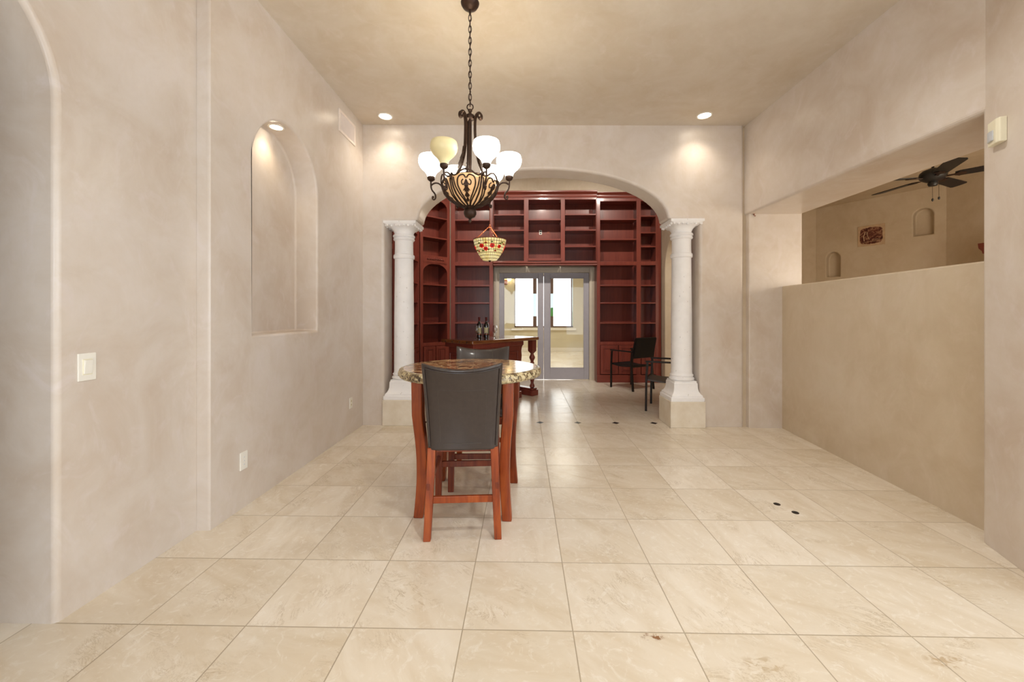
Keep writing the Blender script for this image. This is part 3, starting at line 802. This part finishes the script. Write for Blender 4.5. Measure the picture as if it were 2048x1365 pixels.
MB().lathe([(.002, 0), (.008, .006), (.012, .022), (.007, .030), (.016, .036), (.034, .045), (.045, .066), (.046, .082), (.038, .098), (.033, .106), (.045, .112), (.05, .118), (.03, .13)], 24).build('finial', M['iron'], ch, 50)
SEC = [R(60*k) for k in range(6)]            # arm directions; k=1..: two arms face the viewer's left and right
ARM = [a + R(0) for a in SEC]
cage = MB()
def bcurve(p, n=14, r=.0055, e=0, rr=None):
    pts = [bs(a, z, e) for a, z in p]
    cage.tube(pts, rr or r, 6)
def interp(ctrl, n=16):
    """Catmull-Rom through (phi,z) control points"""
    c = [Vector(x) for x in ctrl]; c = [c[0]*2-c[1]] + c + [c[-1]*2-c[-2]]; o = []
    for i in range(1, len(c)-2):
        for k in range(n//2):
            t_ = k/(n//2)
            a, b, d_, e_ = c[i-1], c[i], c[i+1], c[i+2]
            o.append(.5*((2*b) + (d_-a)*t_ + (2*a-5*b+4*d_-e_)*t_*t_ + (3*b-a-3*d_+e_)*t_**3))
    o.append(c[-2]); return o
for k in range(6):
    a0 = ARM[k]; ac_ = a0 + R(30)
    bcurve(interp([(a0, 2.265), (a0, 2.20), (a0, 2.134), (a0, 2.098), (a0, 2.068)]), r=.0062)
    for s in (-1, 1):
        # heart scrolls in the middle of each panel
        bcurve(interp([(ac_ + s*R(3), 2.185), (ac_ + s*R(8), 2.182), (ac_+s*R(9.5), 2.200), (ac_+s*R(6), 2.214)]), r=.0042)
        bcurve(interp([(ac_ + s*R(.6), 2.222), (ac_ + s*R(6), 2.243), (ac_ + s*R(15), 2.232), (ac_ + s*R(18.5), 2.19), (ac_ + s*R(15), 2.14), (ac_ + s*R(9), 2.10), (ac_ + s*R(6), 2.068)]), r=.0052)
        # side rib and the wavy top band
        bcurve(interp([(ac_ + s*R(26), 2.235), (ac_ + s*R(24.5), 2.18), (ac_ + s*R(20), 2.13), (ac_ + s*R(14), 2.098), (ac_+s*R(8), 2.066)]), r=.005)
        bcurve(interp([(ac_ + s*R(30), 2.262), (ac_ + s*R(25), 2.246), (ac_ + s*R(17), 2.252), (ac_ + s*R(9), 2.272), (ac_, 2.283)]), r=.0058)
cage.build('scroll_cage', M['iron'], ch, 60)
for k in range(6):       # leaf column in each panel
    ac_ = ARM[k] + R(30); lm = MB()
    def leaf(z0, hw_, h):
        outl = [(0, z0+h), (hw_*.35, z0+h*.75), (hw_*.5, z0+h*.55), (hw_, z0+h*.18), (hw_*.55, z0+h*.22), (hw_*.6, z0), (hw_*.2, z0+h*.1), (0, z0-.004)]
        outl = outl + [(-x, z) for x, z in outl[-2:0:-1]]
        vs = [bs(ac_ + x/max(.06, br(z)), z, .004) for x, z in outl] + [bs(ac_ + x/max(.06, br(z)), z, .009) for x, z in outl]
        n_ = len(outl); fs = [tuple(range(n_)), tuple(range(2*n_-1, n_-1, -1))] + [(i, (i+1) % n_, (i+1) % n_+n_, i+n_) for i in range(n_)]
        lm.add(vs, fs)
    leaf(2.168, .022, .046); leaf(2.138, .024, .044); leaf(2.112, .018, .036); leaf(2.092, .012, .028)
    lm.build('leaf', M['iron'], ch, 0)
# arms, cups, shades
off_arm = 4
for k in range(6):
    a = ARM[k]; u = Vector((cos(a), sin(a), 0))
    P = lambda r, z: u*r + Vector((0, 0, zz(z)))
    am = MB()
    am.tube(bez(P(.198, 2.215), P(.215, 2.262), P(.255, 2.262), P(.279, 2.235), 10), .006, 8)
    am.tube(bez(P(.279, 2.285), P(.281, 2.255), P(.281, 2.24), P(.279, 2.225), 4) + bez(P(.279, 2.225), P(.276, 2.185), P(.246, 2.19), P(.247, 2.150), 9)[1:] + bez(P(.247, 2.150), P(.249, 2.128), P(.272, 2.128), P(.270, 2.150), 8)[1:], [.0065]*5+[.006]*9+[.0055]*8, 8)
    am.ball(P(.266, 2.152), .009, 8)
    arm = am.build('arm', M['iron'], ch, 60)
    mm = Matrix.Translation(P(.279, 0) - Vector((0, 0, zz(0))) + Vector((0, 0, zz(2.262))))
    MB().lathe([(.006, .0), (.013, .004), (.024, .012), (.0285, .022), (.0285, .032), (.025, .036)], 20, mm).build('cup', M['iron'], arm, 50)
    mm = Matrix.Translation(P(.279, 0) - Vector((0, 0, zz(0))) + Vector((0, 0, zz(2.294))))
    pr = [(.026, 0), (.029, .010), (.034, .024), (.046, .040), (.064, .056), (.079, .074), (.088, .095), (.0905, .114), (.088, .132), (.084, .147), (.0815, .150)]
    pr += [(.079, .149), (.0845, .131), (.087, .114), (.084, .095), (.075, .075), (.060, .057), (.042, .041), (.030, .025), (.024, .012)]
    on_ = k != off_arm
    s = MB().lathe(pr, 36, mm, cap0=False, cap1=False).build('glass_shade', M['shade_on'] if on_ else M['shade_off'], arm, 60)
    if not on_: tag(s, 'unlit cream glass shade')
    bm_ = MB().ball(P(.279, 2.36), .028, 12).build('light_bulb', M['lamp_disc'] if on_ else M['white_paint'], arm, 60)
    MB().lathe([(.006, zz(2.29)), (.012, zz(2.29)), (.012, zz(2.335)), (.006, zz(2.338))], 12, Matrix.Translation(P(.279, 0)-Vector((0,0,zz(0))))).build('socket', M['white_paint'], arm, 50)
# central straps
for a in (R(225), R(345), R(105)):
    u = Vector((cos(a), sin(a), 0)); P = lambda r, z: u*r + Vector((0, 0, zz(z)))
    t_ = u.cross(Vector((0, 0, 1)))
    m = MB()
    spine = bez(P(.115, 2.285), P(.075, 2.35), P(.052, 2.42), P(.042, 2.52), 10) + bez(P(.042, 2.52), P(.038, 2.60), P(.036, 2.66), P(.040, 2.70), 8)[1:]
    spine += bez(P(.040, 2.70), P(.046, 2.755), P(.094, 2.755), P(.088, 2.708), 10)[1:] + bez(P(.088, 2.708), P(.082, 2.69), P(.062, 2.698), P(.070, 2.716), 6)[1:]
    for dv in (-.011, 0, .011): m.tube([p + t_*dv for p in spine], .0062, 6)
    st = m.build('strap', M['iron'], ch, 60)
    m = MB()      # acanthus leaf on the strap
    outl = [(0, 2.50), (.010, 2.46), (.008, 2.45), (.020, 2.415), (.014, 2.41), (.026, 2.375), (.018, 2.372), (.024, 2.345), (.008, 2.33), (0, 2.325)]
    outl += [(-x, z) for x, z in outl[-2:0:-1]]
    rs = lambda z: .058 + max(0, 2.46-z)*.26
    vs = [P(rs(z), z) + t_*x for x, z in outl] + [P(rs(z)+.006, z) + t_*x for x, z in outl]; n_ = len(outl)
    m.add(vs, [tuple(range(n_)), tuple(range(2*n_-1, n_-1, -1))] + [(i, (i+1) % n_, (i+1) % n_+n_, i+n_) for i in range(n_)])
    m.build('acanthus_leaf', M['iron'], st, 0)
MB().lathe([(.12, zz(2.276)), (.125, zz(2.28)), (.125, zz(2.288)), (.05, zz(2.292)), (.012, zz(2.30)), (.012, zz(2.70)), (.03, zz(2.705)), (.034, zz(2.72)), (.03, zz(2.735)), (.012, zz(2.74)), (.010, zz(2.76)), (.016, zz(2.765)), (.016, zz(2.775)), (.006, zz(2.78))], 24).build('centre_stem', M['iron'], ch, 50)
MB().tube([(.022*sin(2*pi*i/16), .004, zz(2.797)+.022*cos(2*pi*i/16)) for i in range(16)], .0045, 6, True).build('loop', M['iron'], ch, 60)
m = MB(); z = 2.825; i = 0
while z < CT-.06:
    pts = []
    for q in range(14):
        a = 2*pi*q/14; x = .0105*cos(a); h = .027*sin(a)
        pts.append((x if i % 2 else .0, 0 if i % 2 else x, zz(z)+h))
    m.tube(pts, .0030, 6, True); z += .0405; i += 1
m.tube([(.006*sin(q*1.9), .006*cos(q*1.9), zz(2.80)+q*(CT-2.86)/26) for q in range(27)], .0022, 5)
m.build('chain', M['iron'], ch, 60)
MB().lathe([(.004, zz(CT)-.085), (.008, zz(CT)-.075), (.010, zz(CT)-.05), (.030, zz(CT)-.042), (.052, zz(CT)-.03), (.063, zz(CT)-.012), (.066, zz(CT)-.001)], 28).build('canopy', M['iron'], ch, 50)

# ------------------------------------------------------------------ stained glass pendant over the bar
PX, PY = -.515, 6.20
pd = thing('pendant_lamp', (PX, PY, 2.13), 'stained glass bowl pendant with red roses hanging over the bar', 'lamp')
PP = [(2.152, .108), (2.20, .148), (2.27, .190), (2.34, .221), (2.41, .243), (2.464, .255)]
def prr(z):
    for (z0, r0), (z1, r1) in zip(PP, PP[1:]):
        if z <= z1: return r0 + (r1-r0)*(z-z0)/(z1-z0)
    return PP[-1][1]
shd = MB().lathe([(.02, 2.148-2.13), (.07, 2.147-2.13)] + [(r, z-2.13) for z, r in PP] + [(r-.006, z-2.13) for z, r in PP[::-1]] + [(.02, 2.155-2.13)], 56).build('glass_bowl', M['leaded'], pd, 40)
MB().lathe([(.256, 2.462-2.13), (.259, 2.464-2.13), (.259, 2.470-2.13), (.254, 2.470-2.13)], 56, cap0=False, cap1=False).build('rim', M['copper'], pd, 40)
MB().lathe([(.003, -.004), (.012, .002), (.016, .012), (.026, .018)], 16).build('finial', M['iron'], pd, 50)
def pad(m, phi, z, w, h, n=10, e=.004, jag=0):
    vs = []; r0 = prr(z)
    for lay in (e, e+.007):
        for i in range(n):
            a = 2*pi*i/n; j = 1 + jag*(1 if i % 2 else -1)
            zz_ = z + h*sin(a)*j; ph = phi + w*cos(a)*j/r0
            rr = prr(min(2.46, max(2.155, zz_))) + lay
            vs.append((rr*cos(ph), rr*sin(ph), zz_-2.13))
    m.add(vs, [tuple(range(n)), tuple(range(2*n-1, n-1, -1))] + [(i, (i+1) % n, (i+1) % n+n, i+n) for i in range(n)])
rr_ = random.Random(11)
for base in (R(-90), R(30), R(150)):
    for (dp, z, w) in ((-28, 2.345, .036), (-12, 2.30, .034), (14, 2.345, .038), (44, 2.34, .030)):
        m = MB(); pad(m, base + R(dp), z, w, w*.85, 9, .003, .08)
        ro = m.build('rose', M['rose'], pd, 0)
        m = MB(); pad(m, base+R(dp), z, w*.45, w*.4, 7, .009, .1); m.build('rose_heart', M['rose_dark'], ro, 0)
    for q in range(9):
        dp = -50 + q*13; m = MB(); pad(m, base + R(dp + rr_.uniform(-4, 4)), rr_.choice((2.40, 2.385, 2.29, 2.275)), .022, .012, 6, .002, .05)
        m.build('glass_leaf', M['leaf_glass'] if q % 3 else M['rose_dark'], pd, 0)
m = MB()
for k in range(3):
    a = R(-70 + 120*k)
    p0 = Vector((.25*cos(a), .25*sin(a), 2.468-2.13)); p1 = Vector((.014*cos(a), .014*sin(a), 2.672-2.13))
    for i in range(12):
        q = p0.lerp(p1, (i+.5)/12); dd = (p1-p0).normalized(); sd_ = dd.cross(Vector((0,0,1))).normalized(); up_ = dd.cross(sd_)
        w_ = sd_ if i % 2 else up_
        m.tube([q + dd*.017*cos(2*pi*t/10) + w_*.007*sin(2*pi*t/10) for t in range(10)], .0026, 5, True)
m.build('hanging_chain', M['copper'], pd, 60)
m = MB().lathe([(.006, 2.66-2.13), (.018, 2.667-2.13), (.022, 2.68-2.13), (.018, 2.693-2.13), (.008, 2.70-2.13), (.005, 2.72-2.13), (.005, 4.22-2.13), (.06, 4.225-2.13), (.06, 4.248-2.13)], 16)
m.build('hub_and_rod', M['copper'], pd, 50)

# ------------------------------------------------------------------ recessed lights
def downlight(x, y, z, label, r=.066):
    d_ = thing('recessed_downlight', (x, y, z), label, 'ceiling light', group='recessed downlights')
    MB().lathe([(r+.018, 0), (r+.016, -.005), (r+.002, -.006), (r, .0), (r-.004, .02)], 32, cap0=False, cap1=False).build('trim_ring', M['white_paint'], d_, 50)
    MB().lathe([(.001, -.001), (r, -.001)], 32, cap0=False, cap1=False).build('lamp', M['lamp_disc'], d_, 50)
downlight(-1.555, 4.49, ceil_z(-1.555)-.001, 'lit round downlight in the ceiling above the left column')
downlight(2.003, 4.46, ceil_z(2.003)-.001, 'lit round downlight in the ceiling above the right column')
downlight(-2.0, 3.205, 2.832, 'lit round downlight at the top of the arched wall niche', .045)

# ------------------------------------------------------------------ small wall fittings
def plate(name, loc, rz, w, h, label, cat, kind):
    """face plate lying on a wall; local x along the wall, local -y out of it"""
    p = thing(name, loc, label, cat, rz)
    MB().box(-w/2, w/2, -.007, 0, -h/2, h/2).build('face_plate', M['white_plastic'], p, 0, bevel=.003)
    if kind == 'switch':
        MB().box(-.021, .021, -.008, -.004, -.036, .036).build('switch_frame', M['cream_plastic'], p, 0, bevel=.001)
        MB().sweep([(0, -.0085, -.031, .0165, .0035), (0, -.010, 0, .0165, .004), (0, -.0120, .031, .0165, .0055)]).build('rocker', M['white_plastic'], p, 0, bevel=.001)
    elif kind == 'outlet':
        for s in (-1, 1):
            so = MB().box(-.017, .017, -.009, -.005, s*.020-.015, s*.020+.015).build('socket', M['cream_plastic'], p, 0, bevel=.004)
            MB().box(-.008, -.005, -.0095, -.008, s*.020-.006, s*.020+.006).box(.005, .008, -.0095, -.008, s*.020-.006, s*.020+.006).build('slot', M['slot'], so, 0)
    else:
        for z in (-.025, 0, .025): MB().lathe([(.004, 0), (.004, .003), (.002, .004)], 12, Matrix.Translation((0, -.006, z)) @ Matrix.Rotation(pi/2, 4, 'X')).build('jack', M['lens'], p, 50)
    return p
plate('light_switch', (-1.975, 1.770, 1.073), pi/2, .076, .124, 'white rocker light switch on the near left wall', 'switch', 'switch')
plate('wall_outlet', (-1.895, 2.673, .320), pi/2, .072, .120, 'white jack plate low on the left wall below the niche', 'outlet', 'jack')
plate('wall_outlet', (-1.895, 4.362, .338), pi/2, .072, .118, 'small white outlet low on the left wall near the far corner', 'outlet', 'outlet')
vt = thing('air_vent', (-1.895, 4.272, 3.318), 'rectangular pale air vent high on the left wall', 'vent', pi/2)
MB().box(-.20, .20, -.010, 0, -.115, -.088).box(-.20, .20, -.010, 0, .088, .115).box(-.20, -.172, -.010, 0, -.09, .09).box(.172, .20, -.010, 0, -.09, .09).build('vent_frame', M['vent_paint'], vt, 0, bevel=.002)
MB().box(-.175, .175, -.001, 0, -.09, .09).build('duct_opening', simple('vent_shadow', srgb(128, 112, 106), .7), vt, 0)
m = MB()
for k in range(26):
    x = -.165 + k*.0132; m.box(x-.0008, x+.0008, -.010, -.001, -.09, .09, Matrix.Translation((x, 0, 0)) @ Matrix.Rotation(R(35), 4, 'Z') @ Matrix.Translation((-x, 0, 0)))
m.build('louvre', M['vent_paint'], vt, 0)
# motion detector on the post
pd_ = Vector((2.549-2.650, 2.104-2.365)).normalized(); prz = math.atan2(-pd_.y, -pd_.x)
sx_, sy_ = 2.650 + pd_.x*.145, 2.365 + pd_.y*.145
ms = thing('motion_detector', (sx_, sy_, 2.305), 'cream motion detector box high on the right post', 'motion detector', math.atan2(pd_.y, pd_.x))
MB().prism([(-.050, 0), (.050, 0), (.050, -.030), (.030, -.036), (-.050, -.026)], -.066, .066, 'z').build('sensor_case', M['cream_plastic'], ms, 0, bevel=.004)
MB().prism([(-.040, -.026), (.012, -.032), (.012, -.038), (-.012, -.040), (-.040, -.033)], -.045, .010, 'z').build('sensor_lens', M['lens'], ms, 30, bevel=.002)
hk = thing('ceiling_hook', (2.655, 4.655, 2.466), 'tiny brown hook at the top corner of the pass-through', 'hook')
MB().tube([(0, 0, .004), (0, -.002, -.012), (.004, -.004, -.022), (.012, -.004, -.024), (.016, -.004, -.016)], .0035, 8).build('hook_wire', M['copper'], hk, 60)
MB().lathe([(.009, .0), (.009, -.004), (.004, -.006)], 12).build('hook_base', M['copper'], hk, 50)
for (x, y, lb) in ((1.752, 2.797, 'small round dark floor plug, the farther of two on the right floor'), (1.799, 2.680, 'small round dark floor plug, the nearer of two on the right floor')):
    p = thing('floor_plug', (x, y, 0), lb, 'floor plug', group='floor plugs')
    MB().lathe([(.017, 0), (.017, .0022), (.012, .003), (.0008, .003)], 20, cap0=False).build('cap', M['slot'], p, 40)
    MB().lathe([(.0215, .0), (.0215, .0015), (.0172, .0025)], 20, cap0=False, cap1=False).build('ring', M['iron'], p, 40)

# ------------------------------------------------------------------ ceiling fan in the next room
fn = thing('ceiling_fan', (4.615, 4.60, 2.80), 'black five-blade ceiling fan in the room beyond the pass-through', 'ceiling fan')
MB().lathe([(.02, .0), (.05, .005), (.085, .025), (.112, .05), (.118, .08), (.110, .11), (.085, .135), (.045, .15), (.02, .16)], 32).build('motor', M['fan'], fn, 50)
MB().lathe([(.012, .15), (.012, .70), (.03, .71), (.06, .745), (.062, .752)], 20).build('downrod', M['fan'], fn, 50)
MB().lathe([(.01, -.045), (.035, -.04), (.045, -.02), (.04, .01)], 20).build('switch_housing', M['fan'], fn, 50)
for k in range(5):
    mm = Matrix.Rotation(R(25 + 72*k), 4, 'Z') @ Matrix.Translation((0, 0, .055)) @ Matrix.Rotation(R(-10), 4, 'X')
    pts = [(.17, -.045), (.21, -.062), (.62, -.072), (.645, -.06), (.652, 0), (.645, .06), (.62, .072), (.21, .062), (.17, .045)]
    bl = MB().prism(pts, -.004, .004, 'z', mm).build('blade', M['fan'], fn, 0)
    MB().prism([(.09, -.018), (.16, -.014), (.20, -.05), (.25, -.02), (.25, .02), (.20, .05), (.16, .014), (.09, .018)], -.012, -.005, 'z', mm).build('blade_bracket', M['iron'], bl, 0)
for (x, y, l) in ((-.10, -.13, .16), (.02, -.06, .14)):
    x0 = .035 if x > 0 else -.035
    pc = MB().tube([(x0, -.03, -.02), (x0, -.032, -.03-l)], .0018, 6).build('pull_chain', M['iron'], fn, 60)
    MB().lathe([(.002, -.03-l), (.009, -.035-l), (.010, -.055-l), (.003, -.065-l)], 10, Matrix.Translation((x0, -.032, 0))).build('pull_knob', M['fan'], pc, 50)
# picture on the angled wall
q = on_wall(.913, 2.66)
pic = thing('engraved_picture', (q.x, q.y, q.z), 'small unframed red-brown engraved picture on the far tan wall', 'picture', wall_rz)
MB().box(-.205, .205, -.012, 0, -.02, .375).build('picture_board', M['picture_paper'], pic, 0, bevel=.002)
rg = random.Random(4)
o_ = [(.172*cos(a)*(1+.0) if abs(cos(a)) < .5 else .172*(1 if cos(a) > 0 else -1)*min(1, abs(cos(a))**.4), 0.175 + .162*(1 if sin(a) > 0 else -1)*abs(sin(a))**.5) for a in [2*pi*i/40 for i in range(40)]]
o_ = [(x + rg.uniform(-.006, .006), z + rg.uniform(-.006, .006)) for x, z in o_]
pp_ = MB().prism(o_, -.0135, -.0118, 'y').build('engraving', M['picture'], pic, 0)
m = MB()
m.tube([(-.10, -.0138, .08), (-.11, -.0138, .17), (-.085, -.0138, .25), (-.06, -.0138, .25), (-.05, -.0138, .17), (-.02, -.0138, .10)], .009, 6, flat=.3)
for k in range(6): m.tube([(.02+k*.02, -.0138, .075), (.03+k*.02, -.0138, .105)], .004, 5, flat=.4)
m.tube([(-.12, -.0138, .05), (.0, -.0138, .065), (.13, -.0138, .055)], .005, 6, flat=.3)
m.build('pale_strokes', M['picture_paper'], pp_, 0)
# dark wood cabinet against the right wall of that room
cb = thing('corner_cabinet', (7.26, 5.40, 0), 'dark carved wood cabinet top just visible past the right post', 'cabinet', -pi/2)
m = MB().box(-.60, .60, -.45, -.02, 0, 2.22); m.build('body', M['mahogany'], cb, 0, bevel=.006)
MB().prism([(-.02, 2.21), (-.46, 2.21), (-.47, 2.25), (-.52, 2.29), (-.53, 2.36), (-.02, 2.36)], -.66, .66, 'x').build('cornice', M['mahogany_x'], cb, 30)
for s in (-1, 1):
    d2 = MB().box(min(s*.02, s*.57), max(s*.02, s*.57), -.47, -.445, .12, 2.1).build('cabinet_door', M['mahogany'], cb, 0, bevel=.006)
    MB().ball((s*.06, -.485, 1.1), .016, 10).build('knob', M['iron'], d2, 60)

# wall sconce in the room beyond the doors
sn = thing('wall_sconce', (-.62, 14.30, 2.50), 'glowing yellow wall sconce seen through the left door pane', 'lamp')
MB().box(-.06, .06, -.03, 0, -.12, .05).build('back_plate', M['copper'], sn, 0, bevel=.005)
for x in (-.13, .13):
    MB().lathe([(.02, 0), (.05, .02), (.08, .07), (.09, .13), (.085, .13), (.075, .07), (.045, .025), (.015, .008)], 24, Matrix.Translation((x, -.12, 0)), cap0=False, cap1=False).build('glass_shade', M['sconce'], sn, 60)
    MB().tube([(0, -.03, -.06), (x*.5, -.09, -.09), (x, -.12, -.05), (x, -.12, .01)], .008, 8).build('arm', M['copper'], sn, 60)

# ------------------------------------------------------------------ lights
def lamp(name, typ, loc, energy, col, rot=(0, 0, 0), size=None, sy=None, spot=None, blend=.5, radius=.05):
    l = bpy.data.lights.new(name, typ); l.energy = energy; l.color = col
    if typ == 'AREA':
        l.shape = 'RECTANGLE'; l.size = size; l.size_y = sy or size
    else: l.shadow_soft_size = radius
    if typ == 'SPOT': l.spot_size = R(spot); l.spot_blend = blend
    o = bpy.data.objects.new(name, l); COL.objects.link(o); o.location = loc; o.rotation_euler = rot
    return o
DAY = (.84, .92, 1.0); WARM = (1, .87, .70)
lamp('daylight_rear_window', 'AREA', (-.75, -4.15, 1.5), 62, DAY, (R(90), 0, 0), 1.5, 2.4)
lamp('daylight_rear_window', 'AREA', (3.4, -4.15, 1.5), 48, DAY, (R(90), 0, 0), 2.4, 2.4)
lamp('daylight_side_window', 'AREA', (5.35, -1.15, 1.55), 90, DAY, (R(90), 0, R(90)), 4.1, 2.5)
lamp('fan_room_fill', 'AREA', (5.2, 2.45, 1.6), 55, (1, .86, .68), (R(90), 0, 0), 2.0, 1.6)  # added fill for the fan room; no window stands here
for x in (-1.555, 2.003): lamp('downlight_beam', 'SPOT', (x, 4.475, ceil_z(x)-.02), 19, WARM, (0, 0, 0), spot=120, blend=1.0, radius=.06)
lamp('niche_beam', 'SPOT', (-2.0, 3.205, 2.81), 5.5, (1, .80, .55), (0, 0, 0), spot=120, blend=.9, radius=.04)
for x, y in ((-1.0, 5.45), (.5, 5.45), (1.9, 5.45)): lamp('library_fill_spot', 'SPOT', (x, y, 4.20), 125, (1, .91, .80), (R(52), 0, 0), spot=86, blend=.6, radius=.08)  # unseen spots added to brighten the bookcases
lamp('pendant_bulb', 'POINT', (PX, PY, 2.50), 6, (1, .88, .70), radius=.06)
lamp('library_side_fill', 'SPOT', (.3, 6.4, 4.20), 70, (1, .92, .82), (R(50), 0, R(80)), spot=80, blend=.6, radius=.08)  # another added spot, out of view, lifting the left-hand shelves
for x, y, e in ((.5, 1.0, 70), (1.5, 2.45, 52), (.5, -1.6, 60), (2.0, -1.6, 40)): lamp('unseen_ceiling_fill', 'SPOT', (x, y, 3.46), e, (1, .97, .90), (0, 0, 0), spot=140, blend=1, radius=.08)  # out-of-view spots added to lift floor and walls; no fittings modelled
lamp('far_room_fill', 'AREA', (.5, 11.2, 3.15), 70, (1, .95, .85), (0, 0, 0), 2.0, 2.0)  # added overhead fill for the room behind the doors, no fitting there
w_ = bpy.data.worlds.new('sky'); sc.world = w_; w_.use_nodes = True
nt = w_.node_tree; nt.nodes.clear()
bg = nt.nodes.new('ShaderNodeBackground'); wo = nt.nodes.new('ShaderNodeOutputWorld')
tcw = nt.nodes.new('ShaderNodeTexCoord'); spw = nt.nodes.new('ShaderNodeSeparateXYZ'); rmp = nt.nodes.new('ShaderNodeValToRGB')
nt.links.new(tcw.outputs['Generated'], spw.inputs[0]); nt.links.new(spw.outputs[2], rmp.inputs[0])
rmp.color_ramp.elements[0].color = (.80, .92, 1, 1); rmp.color_ramp.elements[1].color = (.35, .55, .95, 1)
nt.links.new(rmp.outputs[0], bg.inputs[0]); bg.inputs[1].default_value = 1.0
nt.links.new(bg.outputs[0], wo.inputs[0])

# ------------------------------------------------------------------ camera
cam = bpy.data.cameras.new('camera'); co = bpy.data.objects.new('camera', cam); COL.objects.link(co)
cam.sensor_width = 36; cam.sensor_fit = 'HORIZONTAL'
cam.lens = 36*800.3/2048
cam.shift_x = -(1030-1024)/2048; cam.shift_y = -(682.5-629.7)/2048
cam.clip_start = .05; cam.clip_end = 200
co.location = (0, 0, 1.309); co.rotation_euler = (R(90), 0, .02)
sc.camera = co
vs_ = sc.view_settings
vs_.view_transform = 'Standard'; vs_.look = 'None'; vs_.gamma = 1; vs_.use_curve_mapping = False
vs_.exposure = 0.44
sc.cycles.use_denoising = True
sc.cycles.max_bounces = 10; sc.cycles.diffuse_bounces = 6; sc.cycles.glossy_bounces = 4
sc.cycles.transparent_max_bounces = 12; sc.cycles.transmission_bounces = 6
sc.cycles.sample_clamp_indirect = 6
sc.cycles.caustics_reflective = False; sc.cycles.caustics_refractive = False
